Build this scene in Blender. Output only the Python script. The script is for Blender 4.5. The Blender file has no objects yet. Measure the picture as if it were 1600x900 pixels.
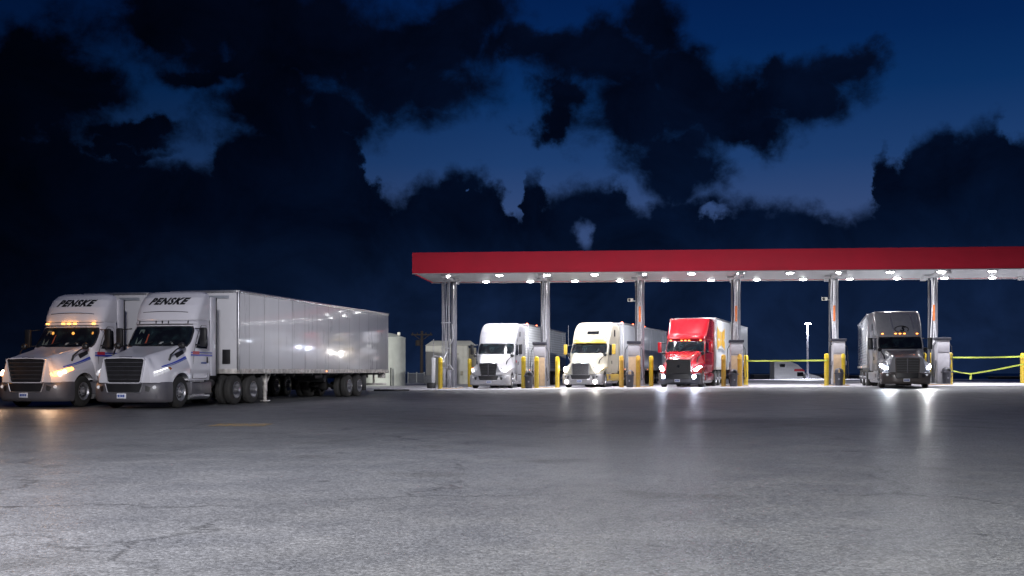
import bpy, bmesh, math, random
import numpy as np
from mathutils import Vector, Matrix
random.seed(7)
R = math.radians
scene = bpy.context.scene
COL = scene.collection
F, HZ, EYE = 1727.0, 580.0, 1.15          # focal length in photo pixels, horizon row, eye height

# ------------------------------------------------------------------ helpers
def smooth(a, b, x):
    t = max(0.0, min(1.0, (x - a) / (b - a)))
    return t * t * (3 - 2 * t)

def ground_z(X, Y):
    zp = max(.03, min(.36, .06 + .0093 * (X + 4)))
    return smooth(38, 61, Y) * zp - smooth(108, 150, Y) * 2.3

class MB:
    """collects shapes, builds ONE mesh object"""
    def __init__(self): self.v, self.f = [], []
    def add(self, vs, fs, M=None):
        o = len(self.v)
        for p in vs:
            p = Vector(p)
            self.v.append(tuple(M @ p) if M is not None else tuple(p))
        self.f += [tuple(i + o for i in q) for q in fs]
        return self
    def box(self, c, s, bevel=0, M=None, seg=2):
        bm = bmesh.new()
        bmesh.ops.create_cube(bm, size=1)
        for v in bm.verts: v.co = Vector((c[0] + v.co.x * s[0], c[1] + v.co.y * s[1], c[2] + v.co.z * s[2]))
        if bevel: bmesh.ops.bevel(bm, geom=bm.edges[:], offset=bevel, segments=seg, profile=.5, affect='EDGES')
        bm.verts.index_update()
        self.add([v.co.copy() for v in bm.verts], [[v.index for v in q.verts] for q in bm.faces], M)
        bm.free(); return self
    def tube(self, pts, r, n=8, caps=True):
        pts = [Vector(p) for p in pts]; rs = r if isinstance(r, (list, tuple)) else [r] * len(pts)
        vs, fs, ref = [], [], None
        for i, p in enumerate(pts):
            t = (pts[min(i + 1, len(pts) - 1)] - pts[max(i - 1, 0)]).normalized()
            if ref is None: ref = t.orthogonal().normalized()
            ref = (ref - t * ref.dot(t)).normalized(); b = t.cross(ref)
            for k in range(n):
                a = 2 * math.pi * k / n
                vs.append(p + (ref * math.cos(a) + b * math.sin(a)) * rs[i])
        for i in range(len(pts) - 1):
            for k in range(n):
                fs.append((i * n + k, i * n + (k + 1) % n, (i + 1) * n + (k + 1) % n, (i + 1) * n + k))
        if caps:
            fs.append(tuple(range(n))[::-1]); fs.append(tuple(range((len(pts) - 1) * n, len(pts) * n)))
        return self.add(vs, fs)
    def lathe(self, prof, c=(0, 0, 0), axis='z', n=32, skip=None):
        vs, fs = [], []
        for (h, r) in prof:
            for k in range(n):
                a = 2 * math.pi * k / n
                if axis == 'z': vs.append((c[0] + r * math.cos(a), c[1] + r * math.sin(a), c[2] + h))
                elif axis == 'x': vs.append((c[0] + h, c[1] + r * math.cos(a), c[2] + r * math.sin(a)))
                else: vs.append((c[0] + r * math.cos(a), c[1] + h, c[2] + r * math.sin(a)))
        for i in range(len(prof) - 1):
            for k in range(n):
                if skip and skip(i, k): continue
                fs.append((i * n + k, i * n + (k + 1) % n, (i + 1) * n + (k + 1) % n, (i + 1) * n + k))
        return self.add(vs, fs)
    def grid(self, rows, closed=False):
        m = len(rows[0]); vs = [p for r in rows for p in r]; fs = []
        for i in range(len(rows) - 1):
            for k in range(m if closed else m - 1):
                fs.append((i * m + k, i * m + (k + 1) % m, (i + 1) * m + (k + 1) % m, (i + 1) * m + k))
        return self.add(vs, fs)
    def poly(self, pts): return self.add(pts, [tuple(range(len(pts)))])
    def prism(self, pts, d):
        """polygon pts pushed along vector d"""
        d = Vector(d); n = len(pts); a = [Vector(p) for p in pts]
        fs = [tuple(range(n))[::-1], tuple(range(n, 2 * n))] + [(i, (i + 1) % n, n + (i + 1) % n, n + i) for i in range(n)]
        return self.add(a + [p + d for p in a], fs)
    def build(self, name, mat, parent=None, angle=35, **props):
        me = bpy.data.meshes.new(name)
        me.from_pydata([tuple(p) for p in self.v], [], self.f)
        bm = bmesh.new(); bm.from_mesh(me)
        bmesh.ops.remove_doubles(bm, verts=bm.verts[:], dist=1e-5)
        bmesh.ops.recalc_face_normals(bm, faces=bm.faces[:]); bm.to_mesh(me); bm.free()
        me.shade_smooth()
        try: me.set_sharp_from_angle(angle=R(angle))
        except Exception: pass
        me.materials.append(mat)
        o = bpy.data.objects.new(name, me); COL.objects.link(o)
        if parent is not None: o.parent = parent
        for k, v in props.items(): o[k] = v
        return o

def thing(name, label, cat, loc=(0, 0, 0), rz=0, group=None):
    o = bpy.data.objects.new(name, None); COL.objects.link(o)
    o.empty_display_size = .3; o.location = loc; o.rotation_euler = (0, 0, rz)
    o['label'] = label; o['category'] = cat
    if group: o['group'] = group
    return o

def copy_tree(o, parent=None):
    c = o.copy(); COL.objects.link(c)
    if parent is not None: c.parent = parent
    for ch in list(o.children): copy_tree(ch, c)
    return c

def letters(body, size=1.0, shear=0, weight=0, space=1.0):
    cu = bpy.data.curves.new('lettering', 'FONT'); cu.body = body; cu.size = size; cu.shear = shear
    cu.offset = weight; cu.space_character = space; cu.align_x = 'CENTER'; cu.align_y = 'CENTER'; cu.resolution_u = 3
    t = bpy.data.objects.new('lettering', cu); COL.objects.link(t)
    dg = bpy.context.evaluated_depsgraph_get(); dg.update()
    me = bpy.data.meshes.new_from_object(t.evaluated_get(dg))
    bm = bmesh.new(); bm.from_mesh(me); bmesh.ops.triangulate(bm, faces=bm.faces[:]); bm.verts.index_update()
    vs = [v.co.copy() for v in bm.verts]; fs = [[v.index for v in q.verts] for q in bm.faces]
    bm.free(); bpy.data.objects.remove(t); bpy.data.curves.remove(cu); bpy.data.meshes.remove(me)
    return vs, fs

# ------------------------------------------------------------------ materials
def nt(name):
    m = bpy.data.materials.new(name); m.use_nodes = True
    return m, m.node_tree, m.node_tree.nodes['Principled BSDF']

def mat(name, col, rough=.5, metal=0, coat=0, noise=.12, scale=6, emit=None, es=0, bump=0, bscale=40, dirt=0):
    m, t, b = nt(name); N, L = t.nodes, t.links
    tc = N.new('ShaderNodeTexCoord')
    nz = N.new('ShaderNodeTexNoise'); nz.inputs['Scale'].default_value = scale; nz.inputs['Detail'].default_value = 6
    L.new(tc.outputs['Object'], nz.inputs['Vector'])
    mr = N.new('ShaderNodeMapRange'); mr.inputs[1].default_value = .3; mr.inputs[2].default_value = .7
    mr.inputs[3].default_value = 1 - noise; mr.inputs[4].default_value = 1 + noise
    L.new(nz.outputs[0], mr.inputs[0])
    mx = N.new('ShaderNodeVectorMath'); mx.operation = 'SCALE'; mx.inputs[0].default_value = col[:3]
    L.new(mr.outputs[0], mx.inputs['Scale'])
    out = mx.outputs[0]
    if dirt:                                     # grime that thickens towards the ground
        sp = N.new('ShaderNodeSeparateXYZ'); L.new(tc.outputs['Object'], sp.inputs[0])
        d = N.new('ShaderNodeMapRange'); d.inputs[1].default_value = 1.3; d.inputs[2].default_value = .3
        L.new(sp.outputs['Z'], d.inputs[0])
        mm = N.new('ShaderNodeMath'); mm.operation = 'MULTIPLY'; L.new(d.outputs[0], mm.inputs[0]); L.new(nz.outputs[0], mm.inputs[1])
        m2 = N.new('ShaderNodeMath'); m2.operation = 'MULTIPLY'; m2.inputs[1].default_value = dirt; L.new(mm.outputs[0], m2.inputs[0])
        mix = N.new('ShaderNodeMix'); mix.data_type = 'RGBA'; L.new(m2.outputs[0], mix.inputs[0]); L.new(out, mix.inputs[6])
        mix.inputs[7].default_value = (.06, .052, .045, 1); out = mix.outputs[2]
    L.new(out, b.inputs['Base Color'])
    rr = N.new('ShaderNodeMapRange'); rv = .03 if coat >= .4 else .2; rr.inputs[3].default_value = max(.02, rough * (1 - rv)); rr.inputs[4].default_value = min(1, rough * (1 + rv))
    L.new(nz.outputs[0], rr.inputs[0]); L.new(rr.outputs[0], b.inputs['Roughness'])
    b.inputs['Metallic'].default_value = metal; b.inputs['Coat Weight'].default_value = coat; b.inputs['Coat Roughness'].default_value = .06
    if emit: b.inputs['Emission Color'].default_value = (*emit, 1); b.inputs['Emission Strength'].default_value = es
    if bump:
        n2 = N.new('ShaderNodeTexNoise'); n2.inputs['Scale'].default_value = bscale; L.new(tc.outputs['Object'], n2.inputs['Vector'])
        bp = N.new('ShaderNodeBump'); bp.inputs['Strength'].default_value = bump; bp.inputs['Distance'].default_value = .02
        L.new(n2.outputs[0], bp.inputs['Height']); L.new(bp.outputs[0], b.inputs['Normal'])
    return m

def glow(name, col, s):
    return mat(name, (.6, .6, .6), .3, emit=col, es=s, noise=.02)

def glass_mat(name, tint):
    m, t, b = nt(name); N, L = t.nodes, t.links
    tc = N.new('ShaderNodeTexCoord'); nz = N.new('ShaderNodeTexNoise'); nz.inputs['Scale'].default_value = 2.6; nz.inputs['Detail'].default_value = 2
    L.new(tc.outputs['Object'], nz.inputs['Vector'])
    cr = N.new('ShaderNodeValToRGB'); e = cr.color_ramp.elements
    e[0].position = .45; e[0].color = (.006, .007, .01, 1); e[1].position = .68; e[1].color = (*tint, 1)
    L.new(nz.outputs[0], cr.inputs[0]); L.new(cr.outputs[0], b.inputs['Base Color'])
    b.inputs['Roughness'].default_value = .07; b.inputs['IOR'].default_value = 1.5
    return m

def trailer_mat(name, col, pitch=1.22, rough=.22, horiz=0, line=.35, coat=.3):
    """sheet walls: seams every pitch metres along the length (or ribs in height), faint dents and road grime"""
    m, t, b = nt(name); N, L = t.nodes, t.links
    tc = N.new('ShaderNodeTexCoord'); sp = N.new('ShaderNodeSeparateXYZ'); L.new(tc.outputs['Object'], sp.inputs[0])
    def math_(op, a, b_=None, c=None):
        n = N.new('ShaderNodeMath'); n.operation = op
        for i, x in enumerate((a, b_, c)):
            if x is None: continue
            if isinstance(x, (int, float)): n.inputs[i].default_value = x
            else: L.new(x, n.inputs[i])
        return n.outputs[0]
    src = sp.outputs['Z'] if horiz else sp.outputs['Y']
    mod = math_('FLOORED_MODULO', math_('ADD', src, 50.0), pitch)
    seam = math_('LESS_THAN', mod, .034 if not horiz else .05)
    nz = N.new('ShaderNodeTexNoise'); nz.inputs['Scale'].default_value = 1.3; nz.inputs['Detail'].default_value = 8
    st = N.new('ShaderNodeMapping'); st.inputs['Scale'].default_value = (1, 2.2, .5); L.new(tc.outputs['Object'], st.inputs[0]); L.new(st.outputs[0], nz.inputs['Vector'])
    low = N.new('ShaderNodeMapRange'); low.inputs[1].default_value = 1.9; low.inputs[2].default_value = 1.0; L.new(sp.outputs['Z'], low.inputs[0])
    grime = math_('MULTIPLY', low.outputs[0], nz.outputs[0])
    tot = math_('SUBTRACT', 1.0, math_('MULTIPLY', grime, .45))
    tot = math_('MULTIPLY', tot, math_('ADD', math_('MULTIPLY', nz.outputs[0], .22), .89))
    # each panel its own slight tone
    fl = math_('FLOOR', math_('DIVIDE', math_('ADD', src, 50.0), pitch))
    wn = N.new('ShaderNodeTexWhiteNoise'); wn.noise_dimensions = '1D'; L.new(fl, wn.inputs['W'])
    tot = math_('MULTIPLY', tot, math_('ADD', math_('MULTIPLY', wn.outputs[0], .08), .95))
    tot = math_('MULTIPLY', tot, math_('SUBTRACT', 1.0, math_('MULTIPLY', seam, line)))
    sc = N.new('ShaderNodeVectorMath'); sc.operation = 'SCALE'; sc.inputs[0].default_value = col; L.new(tot, sc.inputs['Scale'])
    L.new(sc.outputs[0], b.inputs['Base Color'])
    L.new(math_('ADD', rough * .7, math_('MULTIPLY', nz.outputs[0], rough * .6)), b.inputs['Roughness'])
    b.inputs['Coat Weight'].default_value = coat; b.inputs['Coat IOR'].default_value = 1.7; b.inputs['Coat Roughness'].default_value = .085
    n3 = N.new('ShaderNodeTexNoise'); n3.inputs['Scale'].default_value = 1.1; L.new(tc.outputs['Object'], n3.inputs['Vector'])
    h = math_('SUBTRACT', math_('MULTIPLY', n3.outputs[0], .6), math_('MULTIPLY', seam, .25))
    bp = N.new('ShaderNodeBump'); bp.inputs['Strength'].default_value = .16; bp.inputs['Distance'].default_value = .02
    L.new(h, bp.inputs['Height']); L.new(bp.outputs[0], b.inputs['Normal'])
    return m

M = {}
M['white'] = mat('white_paint', (.46, .46, .49), .28, coat=.5, noise=.015, dirt=.5)
M['white2'] = mat('fleet_white', (.62, .615, .67), .28, coat=.5, noise=.015, dirt=.5)
M['cream'] = mat('cream_paint', (.50, .475, .38), .3, coat=.4, noise=.02, dirt=.5)
M['yellowpaint'] = mat('yellow_paint', (.62, .42, .06), .35, coat=.3, noise=.1, dirt=.5)
M['red'] = mat('red_paint', (.38, .006, .014), .25, coat=.6, noise=.08, dirt=.6)
M['silver'] = mat('silver_paint', (.36, .36, .37), .3, coat=.5, noise=.08, dirt=.5)
M['umber'] = mat('dark_umber_paint', (.10, .085, .08), .25, coat=.6, noise=.1, dirt=.5)
M['blue'] = mat('blue_stripe', (.02, .05, .42), .35, noise=.05)
M['blueink'] = mat('blue_ink', (.03, .07, .3), .4, noise=.1)
M['redink'] = mat('red_ink', (.5, .03, .05), .4, noise=.1)
M['black'] = mat('black_plastic', (.013, .013, .015), .45, noise=.2)
M['ink'] = mat('black_lettering', (.008, .008, .01), .4, noise=.1)
M['bumper'] = mat('grey_plastic', (.085, .083, .10), .45, noise=.15, dirt=.5)
M['chassis'] = mat('chassis_steel', (.02, .02, .021), .6, noise=.4)
M['rubber'] = mat('tyre_rubber', (.018, .0175, .017), .8, noise=.35, scale=14)
M['rimsteel'] = mat('wheel_steel', (.28, .28, .30), .38, metal=.7, noise=.25, scale=9)
M['alu'] = mat('brushed_aluminium', (.62, .62, .64), .3, metal=.9, noise=.12, scale=10)
M['chrome'] = mat('chrome', (.75, .75, .77), .12, metal=1, noise=.06)
M['rail'] = mat('dirty_rail', (.42, .40, .38), .5, metal=.4, noise=.4, scale=5)
M['glass'] = glass_mat('windscreen_glass', (.014, .024, .028))
M['glass2'] = glass_mat('side_glass', (.02, .022, .026))
M['lens_dim'] = mat('headlight_lens', (.5, .5, .53), .1, coat=1, noise=.2, scale=20, emit=(1, 1, 1.05), es=.25)
M['drl'] = glow('day_lamp', (.95, .96, 1.0), 1.6)
M['high'] = glow('bright_headlamp', (.74, .82, 1.0), 90)
M['warmhigh'] = glow('warm_headlamp', (1.0, .92, .88), 42)
M['amber'] = glow('amber_lamp', (1.0, .30, .03), 6)
M['amber_hot'] = glow('amber_indicator', (1.0, .34, .03), 7)
M['amber_dim'] = glow('amber_marker', (1.0, .25, .03), 5)
M['redlamp'] = glow('red_marker', (1.0, .12, .03), 9)
M['plate'] = mat('plate_white', (.62, .64, .70), .4, noise=.08)
M['steps'] = mat('tread_aluminium', (.5, .5, .52), .35, metal=.8, noise=.3, scale=25)
M['post'] = mat('column_grey_paint', (.17, .17, .195), .28, coat=.7, noise=.12, scale=3)
M['postdark'] = mat('column_dark_paint', (.06, .06, .07), .35, coat=.2, noise=.2, scale=3)
M['conduit'] = mat('galvanised_pipe', (.6, .6, .63), .35, metal=.6, noise=.2, scale=12)
M['bollard'] = mat('safety_yellow', (.60, .42, .012), .42, coat=.2, noise=.14, scale=5, dirt=.6)
M['bollard2'] = mat('ochre_yellow', (.52, .29, .03), .5, noise=.18, scale=5, dirt=.6)
M['tan'] = mat('tan_cladding', (.40, .28, .17), .55, noise=.14, scale=4)
M['greybox'] = mat('grey_cladding', (.33, .32, .345), .5, noise=.12, scale=4)
M['cap'] = mat('dark_cap', (.016, .016, .026), .8, noise=.2)
M['bin'] = mat('bin_plastic', (.03, .03, .04), .5, noise=.2, scale=10)
M['hose'] = mat('hose_rubber', (.012, .012, .013), .5, noise=.2)
M['orange'] = mat('orange_sleeve', (.65, .17, .04), .5, noise=.2, emit=None)
M['kerbpaint'] = mat('orange_kerb_paint', (.42, .21, .05), .7, noise=.3, scale=6)
M['tape'] = mat('lime_yellow_tape', (.34, .39, .05), .5, noise=.1)
M['tank'] = mat('pale_tank_paint', (.48, .50, .45), .55, noise=.1, scale=2, bump=.05, bscale=3)
M['shed'] = mat('beige_steel', (.50, .49, .44), .55, noise=.1, scale=2)
M['sheddark'] = mat('beige_shade_and_trim', (.26, .24, .19), .6, noise=.15)
M['wood'] = mat('weathered_pole', (.045, .035, .032), .85, noise=.35, scale=8)
M['acgrey'] = mat('grey_unit', (.25, .26, .27), .6, noise=.15)
M['soffit'] = mat('white_soffit', (.55, .56, .56), .5, noise=.06, scale=1)
M['beam'] = mat('white_beam', (.5, .5, .51), .5, noise=.1, scale=2)
M['fascia'] = mat('red_fascia', (.72, .02, .052), .75, noise=.08, scale=.5)
M['downlight'] = glow('canopy_lamp', (.97, .98, 1.0), 45)
M['cam'] = mat('camera_white', (.7, .68, .6), .4, noise=.1)
M['polelamp'] = glow('pole_lamp', (.85, .88, 1.0), 200); M['lamppost'] = mat('lamp_post_paint', (.05, .05, .06), .6)
M['farwhite'] = mat('far_white', (.6, .6, .62), .4, noise=.06)
M['dim'] = mat('dark_panel', (.045, .05, .07), .7, noise=.3, scale=2)
M['pumpgrey'] = mat('pump_grey', (.2, .2, .23), .45, metal=.3, noise=.2)
M['trailer'] = trailer_mat('sheet_wall', (.56, .56, .59), 1.24, .3, line=.55, coat=.8)
M['trailer_rib'] = trailer_mat('ribbed_wall', (.60, .62, .64), .17, .25, horiz=1, line=.3)
M['trailer_steel'] = trailer_mat('steel_wall', (.46, .48, .52), .5, .25, line=.25)
M['trailer_pale'] = trailer_mat('pale_wall', (.60, .62, .64), 1.2, .3, line=.25)
M['emblem'] = mat('yellow_emblem', (.75, .42, .03), .5, noise=.2, scale=12)
M['greyink'] = mat('grey_ink', (.25, .27, .31), .5, noise=.1)

# ------------------------------------------------------------------ truck pieces
def cat1(pts, n):
    """Catmull-Rom through 2-D points, n samples a span"""
    out = []; P = [np.array(p, float) for p in pts]
    for i in range(len(P) - 1):
        a, b, c, d = P[max(i - 1, 0)], P[i], P[i + 1], P[min(i + 2, len(P) - 1)]
        for k in range(n):
            t = k / n
            out.append(.5 * (2 * b + (c - a) * t + (2 * a - 5 * b + 4 * c - d) * t * t + (3 * b - a - 3 * c + d) * t ** 3))
    out.append(P[-1]); return out

class Prof:
    """a body described by height: front y, corner depth, half width, back y"""
    def __init__(self, rows, p=2.6):
        self.r = np.array(rows, float); self.p = p
    def at(self, z): return [float(np.interp(z, self.r[:, 0], self.r[:, k])) for k in (1, 2, 3, 4)]
    def front(self, x, z):
        yf, c, w, yb = self.at(z); q = min(1, abs(x / w))
        return yf + c * (1 - (1 - q ** self.p) ** (1 / self.p))
    def ring(self, z, n=11):
        yf, c, w, yb = self.at(z); pts = []
        ts = [math.pi / 2 * k / n for k in range(n + 1)]
        half = [(w * math.cos(t) ** (2 / self.p), yf + c * (1 - math.sin(t) ** (2 / self.p))) for t in ts]
        half[-1] = (0, yf)
        pts = [(-x, y) for x, y in half] + [(x, y) for x, y in half[-2::-1]]
        ys = yf + c
        rr = .06
        pts += [(w, ys + (yb - rr - ys) * .5), (w, yb - rr), (w - rr, yb), (0, yb), (-w + rr, yb), (-w, yb - rr), (-w, ys + (yb - rr - ys) * .5)]
        return [(x, y, z) for x, y in pts]
    def loft(self, mb, zs):
        rows = [self.ring(z) for z in zs]; mb.grid(rows, closed=True)
        mb.poly(rows[-1]); mb.poly(rows[0][::-1])

def interp_rows(rows, n):
    r = np.array(rows, float)
    out = cat1(r, n)
    return [tuple(p) for p in out]

def wheel(root, x, y, side, dual=False, r=.505, front=False):
    """tyre with a recessed slotted rim; side is the outward x direction"""
    z = r; wd = .27
    t = MB()
    for off in ([0, -.33] if dual else [0]):
        cx = x + side * off
        prof = [(-wd / 2, .29), (-wd / 2 - .005, .40), (-wd / 2 + .02, .475), (-wd / 2 + .05, r - .006), (-.05, r), (-.045, r - .012), (-.03, r - .012), (-.025, r),
                (.025, r), (.03, r - .012), (.045, r - .012), (.05, r), (wd / 2 - .05, r - .006), (wd / 2 - .02, .475), (wd / 2 + .005, .40), (wd / 2, .29)]
        t.lathe(prof, (cx, y, z), 'x', 40)
        t.lathe([(-.02, .29), (-.02, .001)], (cx - side * .03, y, z), 'x', 24)
    ty = t.build('wheel', M['rubber'], root)
    s = side; m = MB(); o = wd / 2
    deep = .16 if dual else .02
    prof = [(s * (o + .006), .292), (s * (o + .012), .275), (s * (o - .02), .258), (s * (o - .03 - deep * .6), .245), (s * (o - .03 - deep), .20), (s * (o - .02 - deep), .145), (s * (o - .01 - deep), .135)]
    m.lathe(prof, (x, y, z), 'x', 40, skip=lambda i, k: i == 4 and k % 4 < 2)
    m.lathe([(s * (o - .01 - deep), .135), (s * (o - .005 - deep), .10), (s * (o + (.10 if dual else .05)), .085), (s * (o + (.12 if dual else .07)), .06), (s * (o + (.12 if dual else .07)), .001)], (x, y, z), 'x', 20)
    for k in range(10):
        a = 2 * math.pi * k / 10
        m.box((x + s * (o - deep + .005), y + .117 * math.cos(a), z + .117 * math.sin(a)), (.05, .026, .026), .006)
    m.build('rim', M['rimsteel'], ty)
    return ty

def axle(mb, y, z=.505): mb.tube([(-.8, y, z), (.8, y, z)], .08, 10).box((0, y, z), (.36, .34, .36), .1)

def make_tractor(sp, loc, rz, label, group):
    root = thing('truck_tractor', label, 'truck', loc, rz, group)
    P, LP = sp['paint'], sp.get('lower', sp['paint'])
    # ---- hood: half sections (y, ztop, wt, wsh, zsh, wf, zf)
    rows = interp_rows(sp['hood'], 5)
    zc, ya, Ra = .505, 1.25, .60
    def half(y, row=None):
        r = np.array(rows); v = [float(np.interp(y, r[:, 0], r[:, k])) for k in range(1, 7)]
        zt, wt, ws, zs, wf, zf = v
        zb = .80
        if abs(y - ya) < Ra: zb = max(zb, zc + math.sqrt(Ra * Ra - (y - ya) ** 2))
        zf = max(zf, zb + .03)
        return cat1([(0, zt + .025), (wt * .6, zt + .018), (wt, zt), (ws, zs), (wf - .02, zf), (wf, min(zf - .02, zb + .5 * (zf - zb))), (wf, zb)], 4)
    y0, y1 = rows[0][0], rows[-1][0]
    ys = [y0 + (y1 - y0) * k / 44 for k in range(45)]
    hm = MB(); hr = []
    for y in ys:
        h = half(y); hr.append([(-p[0], y, p[1]) for p in h[::-1]] + [(p[0], y, p[1]) for p in h[1:]])
    hm.grid(hr); hm.poly(hr[0])
    hm.build('hood', P, root, angle=42)
    H = lambda y, t, off=0, sgn=1: _hpt(half, y, t, off, sgn)
    def patch(t0, t1, ya_, yb_, sgn, off=.008, n=10, m=6, shape=None):
        g = MB(); R_ = []
        for i in range(n + 1):
            y = ya_ + (yb_ - ya_) * i / n; row = []
            for j in range(m + 1):
                a, b = (t0, t1) if shape is None else shape(i / n)
                row.append(H(y, a + (b - a) * j / m, off, sgn))
            R_.append(row)
        g.grid(R_); return g
    # ---- wheel-arch liner and engine bay
    e = MB().box((0, 1.15, .78), (1.5, 1.9, .9), .05).box((0, .6, .35), (1.3, .5, .18), .03); e.build('engine_bay', M['chassis'], root)
    # ---- grille
    gt, gb, zt, zb = sp['grille']
    yg = y0 - .03
    gf = MB(); fr = sp.get('frame_w', .045)
    outer = [(-gt, zt - .03), (-gt + .06, zt + .012), (0, zt + .035), (gt - .06, zt + .012), (gt, zt - .03), (gb, zb + .04), (gb - .05, zb), (-gb + .05, zb), (-gb, zb + .04)]
    inner = [(x * (1 - fr / gt), (z - (zt + zb) / 2) * (1 - 2 * fr / (zt - zb)) + (zt + zb) / 2) for x, z in outer]
    n = len(outer)
    gv = [(x, yg - .03, z) for x, z in outer] + [(x, yg - .03, z) for x, z in inner] + [(x, y0 + .12, z) for x, z in outer] + [(x, yg + .02, z) for x, z in inner]
    gfc = []
    for i in range(n):
        j = (i + 1) % n
        gfc += [(i, j, n + j, n + i), (i, 2 * n + i, 2 * n + j, j), (n + i, n + j, 3 * n + j, 3 * n + i)]
    gf.add(gv, gfc)
    fo = gf.build('grille', sp.get('grille_frame', M['chrome']), root)
    MB().poly([(x, yg + .012, z) for x, z in inner]).build('grille_mesh', M['black'], fo)
    sl = MB(); ns = sp.get('slats', 5)
    for k in range(1, ns + 1):
        z = zb + (zt - zb) * k / (ns + 1); w = gb + (gt - gb) * k / (ns + 1) - .06
        sl.box((0, yg - .004, z), (2 * w, .03, sp.get('slat_h', .018)), .004)
    if sp.get('vbar'): sl.box((0, yg - .02, (zt + zb) / 2), (.05, .04, zt - zb), .012)
    sl.build('slats', sp.get('slat_mat', M['alu']), fo)
    # ---- bumper
    B = sp.get('bumper', M['bumper']); bw = 1.22
    def by(x, ins): q = min(1, abs(x) / bw); return -.04 + ins + .62 * (1 - (1 - q ** 2.5) ** (1 / 2.5))
    bz = sp.get('bumper_z', [(.20, .12), (.25, .03), (.33, 0), (.58, -.02), (.76, .01), (.82, .06), (.83, .16)])
    rowsb = []
    for z, ins in bz:
        xs = [-bw * math.cos(math.pi * k / 24) for k in range(25)]
        rowsb.append([(-bw + ins * .3, .72, z)] + [(x * (1 - ins * .2), by(x, ins), z) for x in xs] + [(bw - ins * .3, .72, z)])
    bo = MB().grid(rowsb).build('bumper', B, root, angle=50)
    def bpatch(poly, m_, name, par, off=.012):
        (xa, za), (xb, zb_), (xc, zc_), (xd, zd) = poly; g = MB(); rr = []
        for i in range(5):
            t = i / 4; l_ = (xa + (xd - xa) * t, za + (zd - za) * t); r_ = (xb + (xc - xb) * t, zb_ + (zc_ - zb_) * t)
            rr.append([(x := l_[0] + (r_[0] - l_[0]) * u / 12, by(x, 0) - off - .018, l_[1] + (r_[1] - l_[1]) * u / 12) for u in range(13)])
        g.grid(rr); return g.build(name, m_, par)
    bpatch([(-.60, .76), (.60, .76), (.52, .52), (-.52, .52)], M['black'], 'lower_intake', bo)
    g = MB()
    for i, (a, b) in enumerate([((-.63, .77), (-.54, .50)), ((-.54, .50), (.54, .50)), ((.54, .50), (.63, .77))]):
        g.tube([(a[0], by(a[0], 0) - .035, a[1]), (b[0], by(b[0], 0) - .035, b[1])], .018, 6)
    g.build('intake_trim', M['alu'] if sp.get('intake_trim', 1) else M['black'], bo)
    for s in (-1, 1):
        bpatch([(s * .70, .72), (s * .86, .66), (s * .80, .52), (s * .70, .55)], M['black'], 'fog_recess', bo)
        fg = MB().lathe([(-.02, .001), (-.02, .045), (.02, .06)], (s * .94, by(.94, 0) - .015, .66), 'y', 14).build('fog_lamp', sp.get('fog', M['lens_dim']), bo)
    pl = MB().box((sp.get('plate_x', -.05), by(0, 0) - .035, .40), (.31, .012, .155), .005).build('number_plate', M['plate'], bo)
    d = MB()
    for k, (u, wq) in enumerate([(-.09, .06), (-.03, .03), (.02, .045), (.08, .05)]): d.box((sp.get('plate_x', -.05) + u, by(0, 0) - .044, .40), (wq, .004, .07), 0)
    d.build('plate_marks', M['blueink'], pl)
    if sp.get('bigfog'):
        for s in (-1, 1):
            MB().lathe([(-.05, .001), (-.045, .07), (-.02, .1), (.03, .11)], (s * .85, by(.85, 0) - .02, sp['bigfog']), 'y', 18).build('driving_lamp', sp['headlamp'], root)
    # ---- headlights
    ls = sp.get('lamp_shift', 0)
    for s in (-1, 1):
        hl = patch(0, 0, .10, .72, s, .012, 10, 6, shape=lambda q: (14.3 + ls - .5 * q, 17.6 + ls - 1.6 * q)).build('headlight', M['lens_dim'] if not sp.get('lens') else sp['lens'], root)
        patch(0, 0, .13, .60, s, .022, 8, 3, shape=lambda q: (14.4 + ls - .5 * q, 15.2 + ls - .6 * q)).build('lamp_strip', sp['drl'], hl)
        lm = MB(); c = Vector(H(.22, 16.3 + ls, .02, s)); lm.lathe([(-.03, .001), (-.02, .05), (.02, .07)], c, 'y', 14).build('bulb', sp['headlamp'], hl); lm = MB()
        c2 = Vector(H(.36, 15.9 + ls, .02, s)); lm.lathe([(-.03, .001), (-.02, .045), (.02, .06)], c2, 'y', 14)
        lm.build('bulb', sp['headlamp'], hl)
        patch(0, 0, .60, .72, s, .024, 3, 3, shape=lambda q: (14.2 + ls - .2 * q, 16.2 + ls - .5 * q)).build('indicator', sp['indicator'], hl)
    # ---- cab
    cab = Prof(sp['cab']); cm = MB()
    zs = sorted(set([r[0] for r in sp['cab']] + list(np.linspace(sp['cab'][0][0], sp['cab'][-1][0], 26))))
    cab.loft(cm, zs); co = cm.build('cab', P, root, angle=38)
    # windscreen follows the cab front
    wz0, wz1 = sp['ws']
    def screen(k, a, b, off, kk=1.0):
        g = MB(); rr = []
        for i in range(9):
            z = a + (b - a) * i / 8; w = cab.at(z)[2]; e_ = 1 - .06 * (abs(i - 4) / 4) ** 4
            rr.append([(x := math.sin(j / 10 * 1.45) / math.sin(1.45) * w * k * e_, cab.front(x, z) - off, z) for j in range(-10, 11)])
        g.grid(rr); return g
    so = screen(.955, wz0 - .03, wz1 + .03, .006).build('windscreen', M['black'], root)
    screen(.92, wz0 + .01, wz1 - .01, .011).build('pane', M['glass'], so)
    wp = MB()
    for (xa, xb) in ((-.75, -.12), (-.02, .62)):
        wp.tube([(xa, cab.front(xa, wz0) - .03, wz0 + .0), (xb, cab.front(xb, wz0 + .12) - .035, wz0 + .13)], .012, 5)
    wp.build('wiper', M['black'], so)
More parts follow.
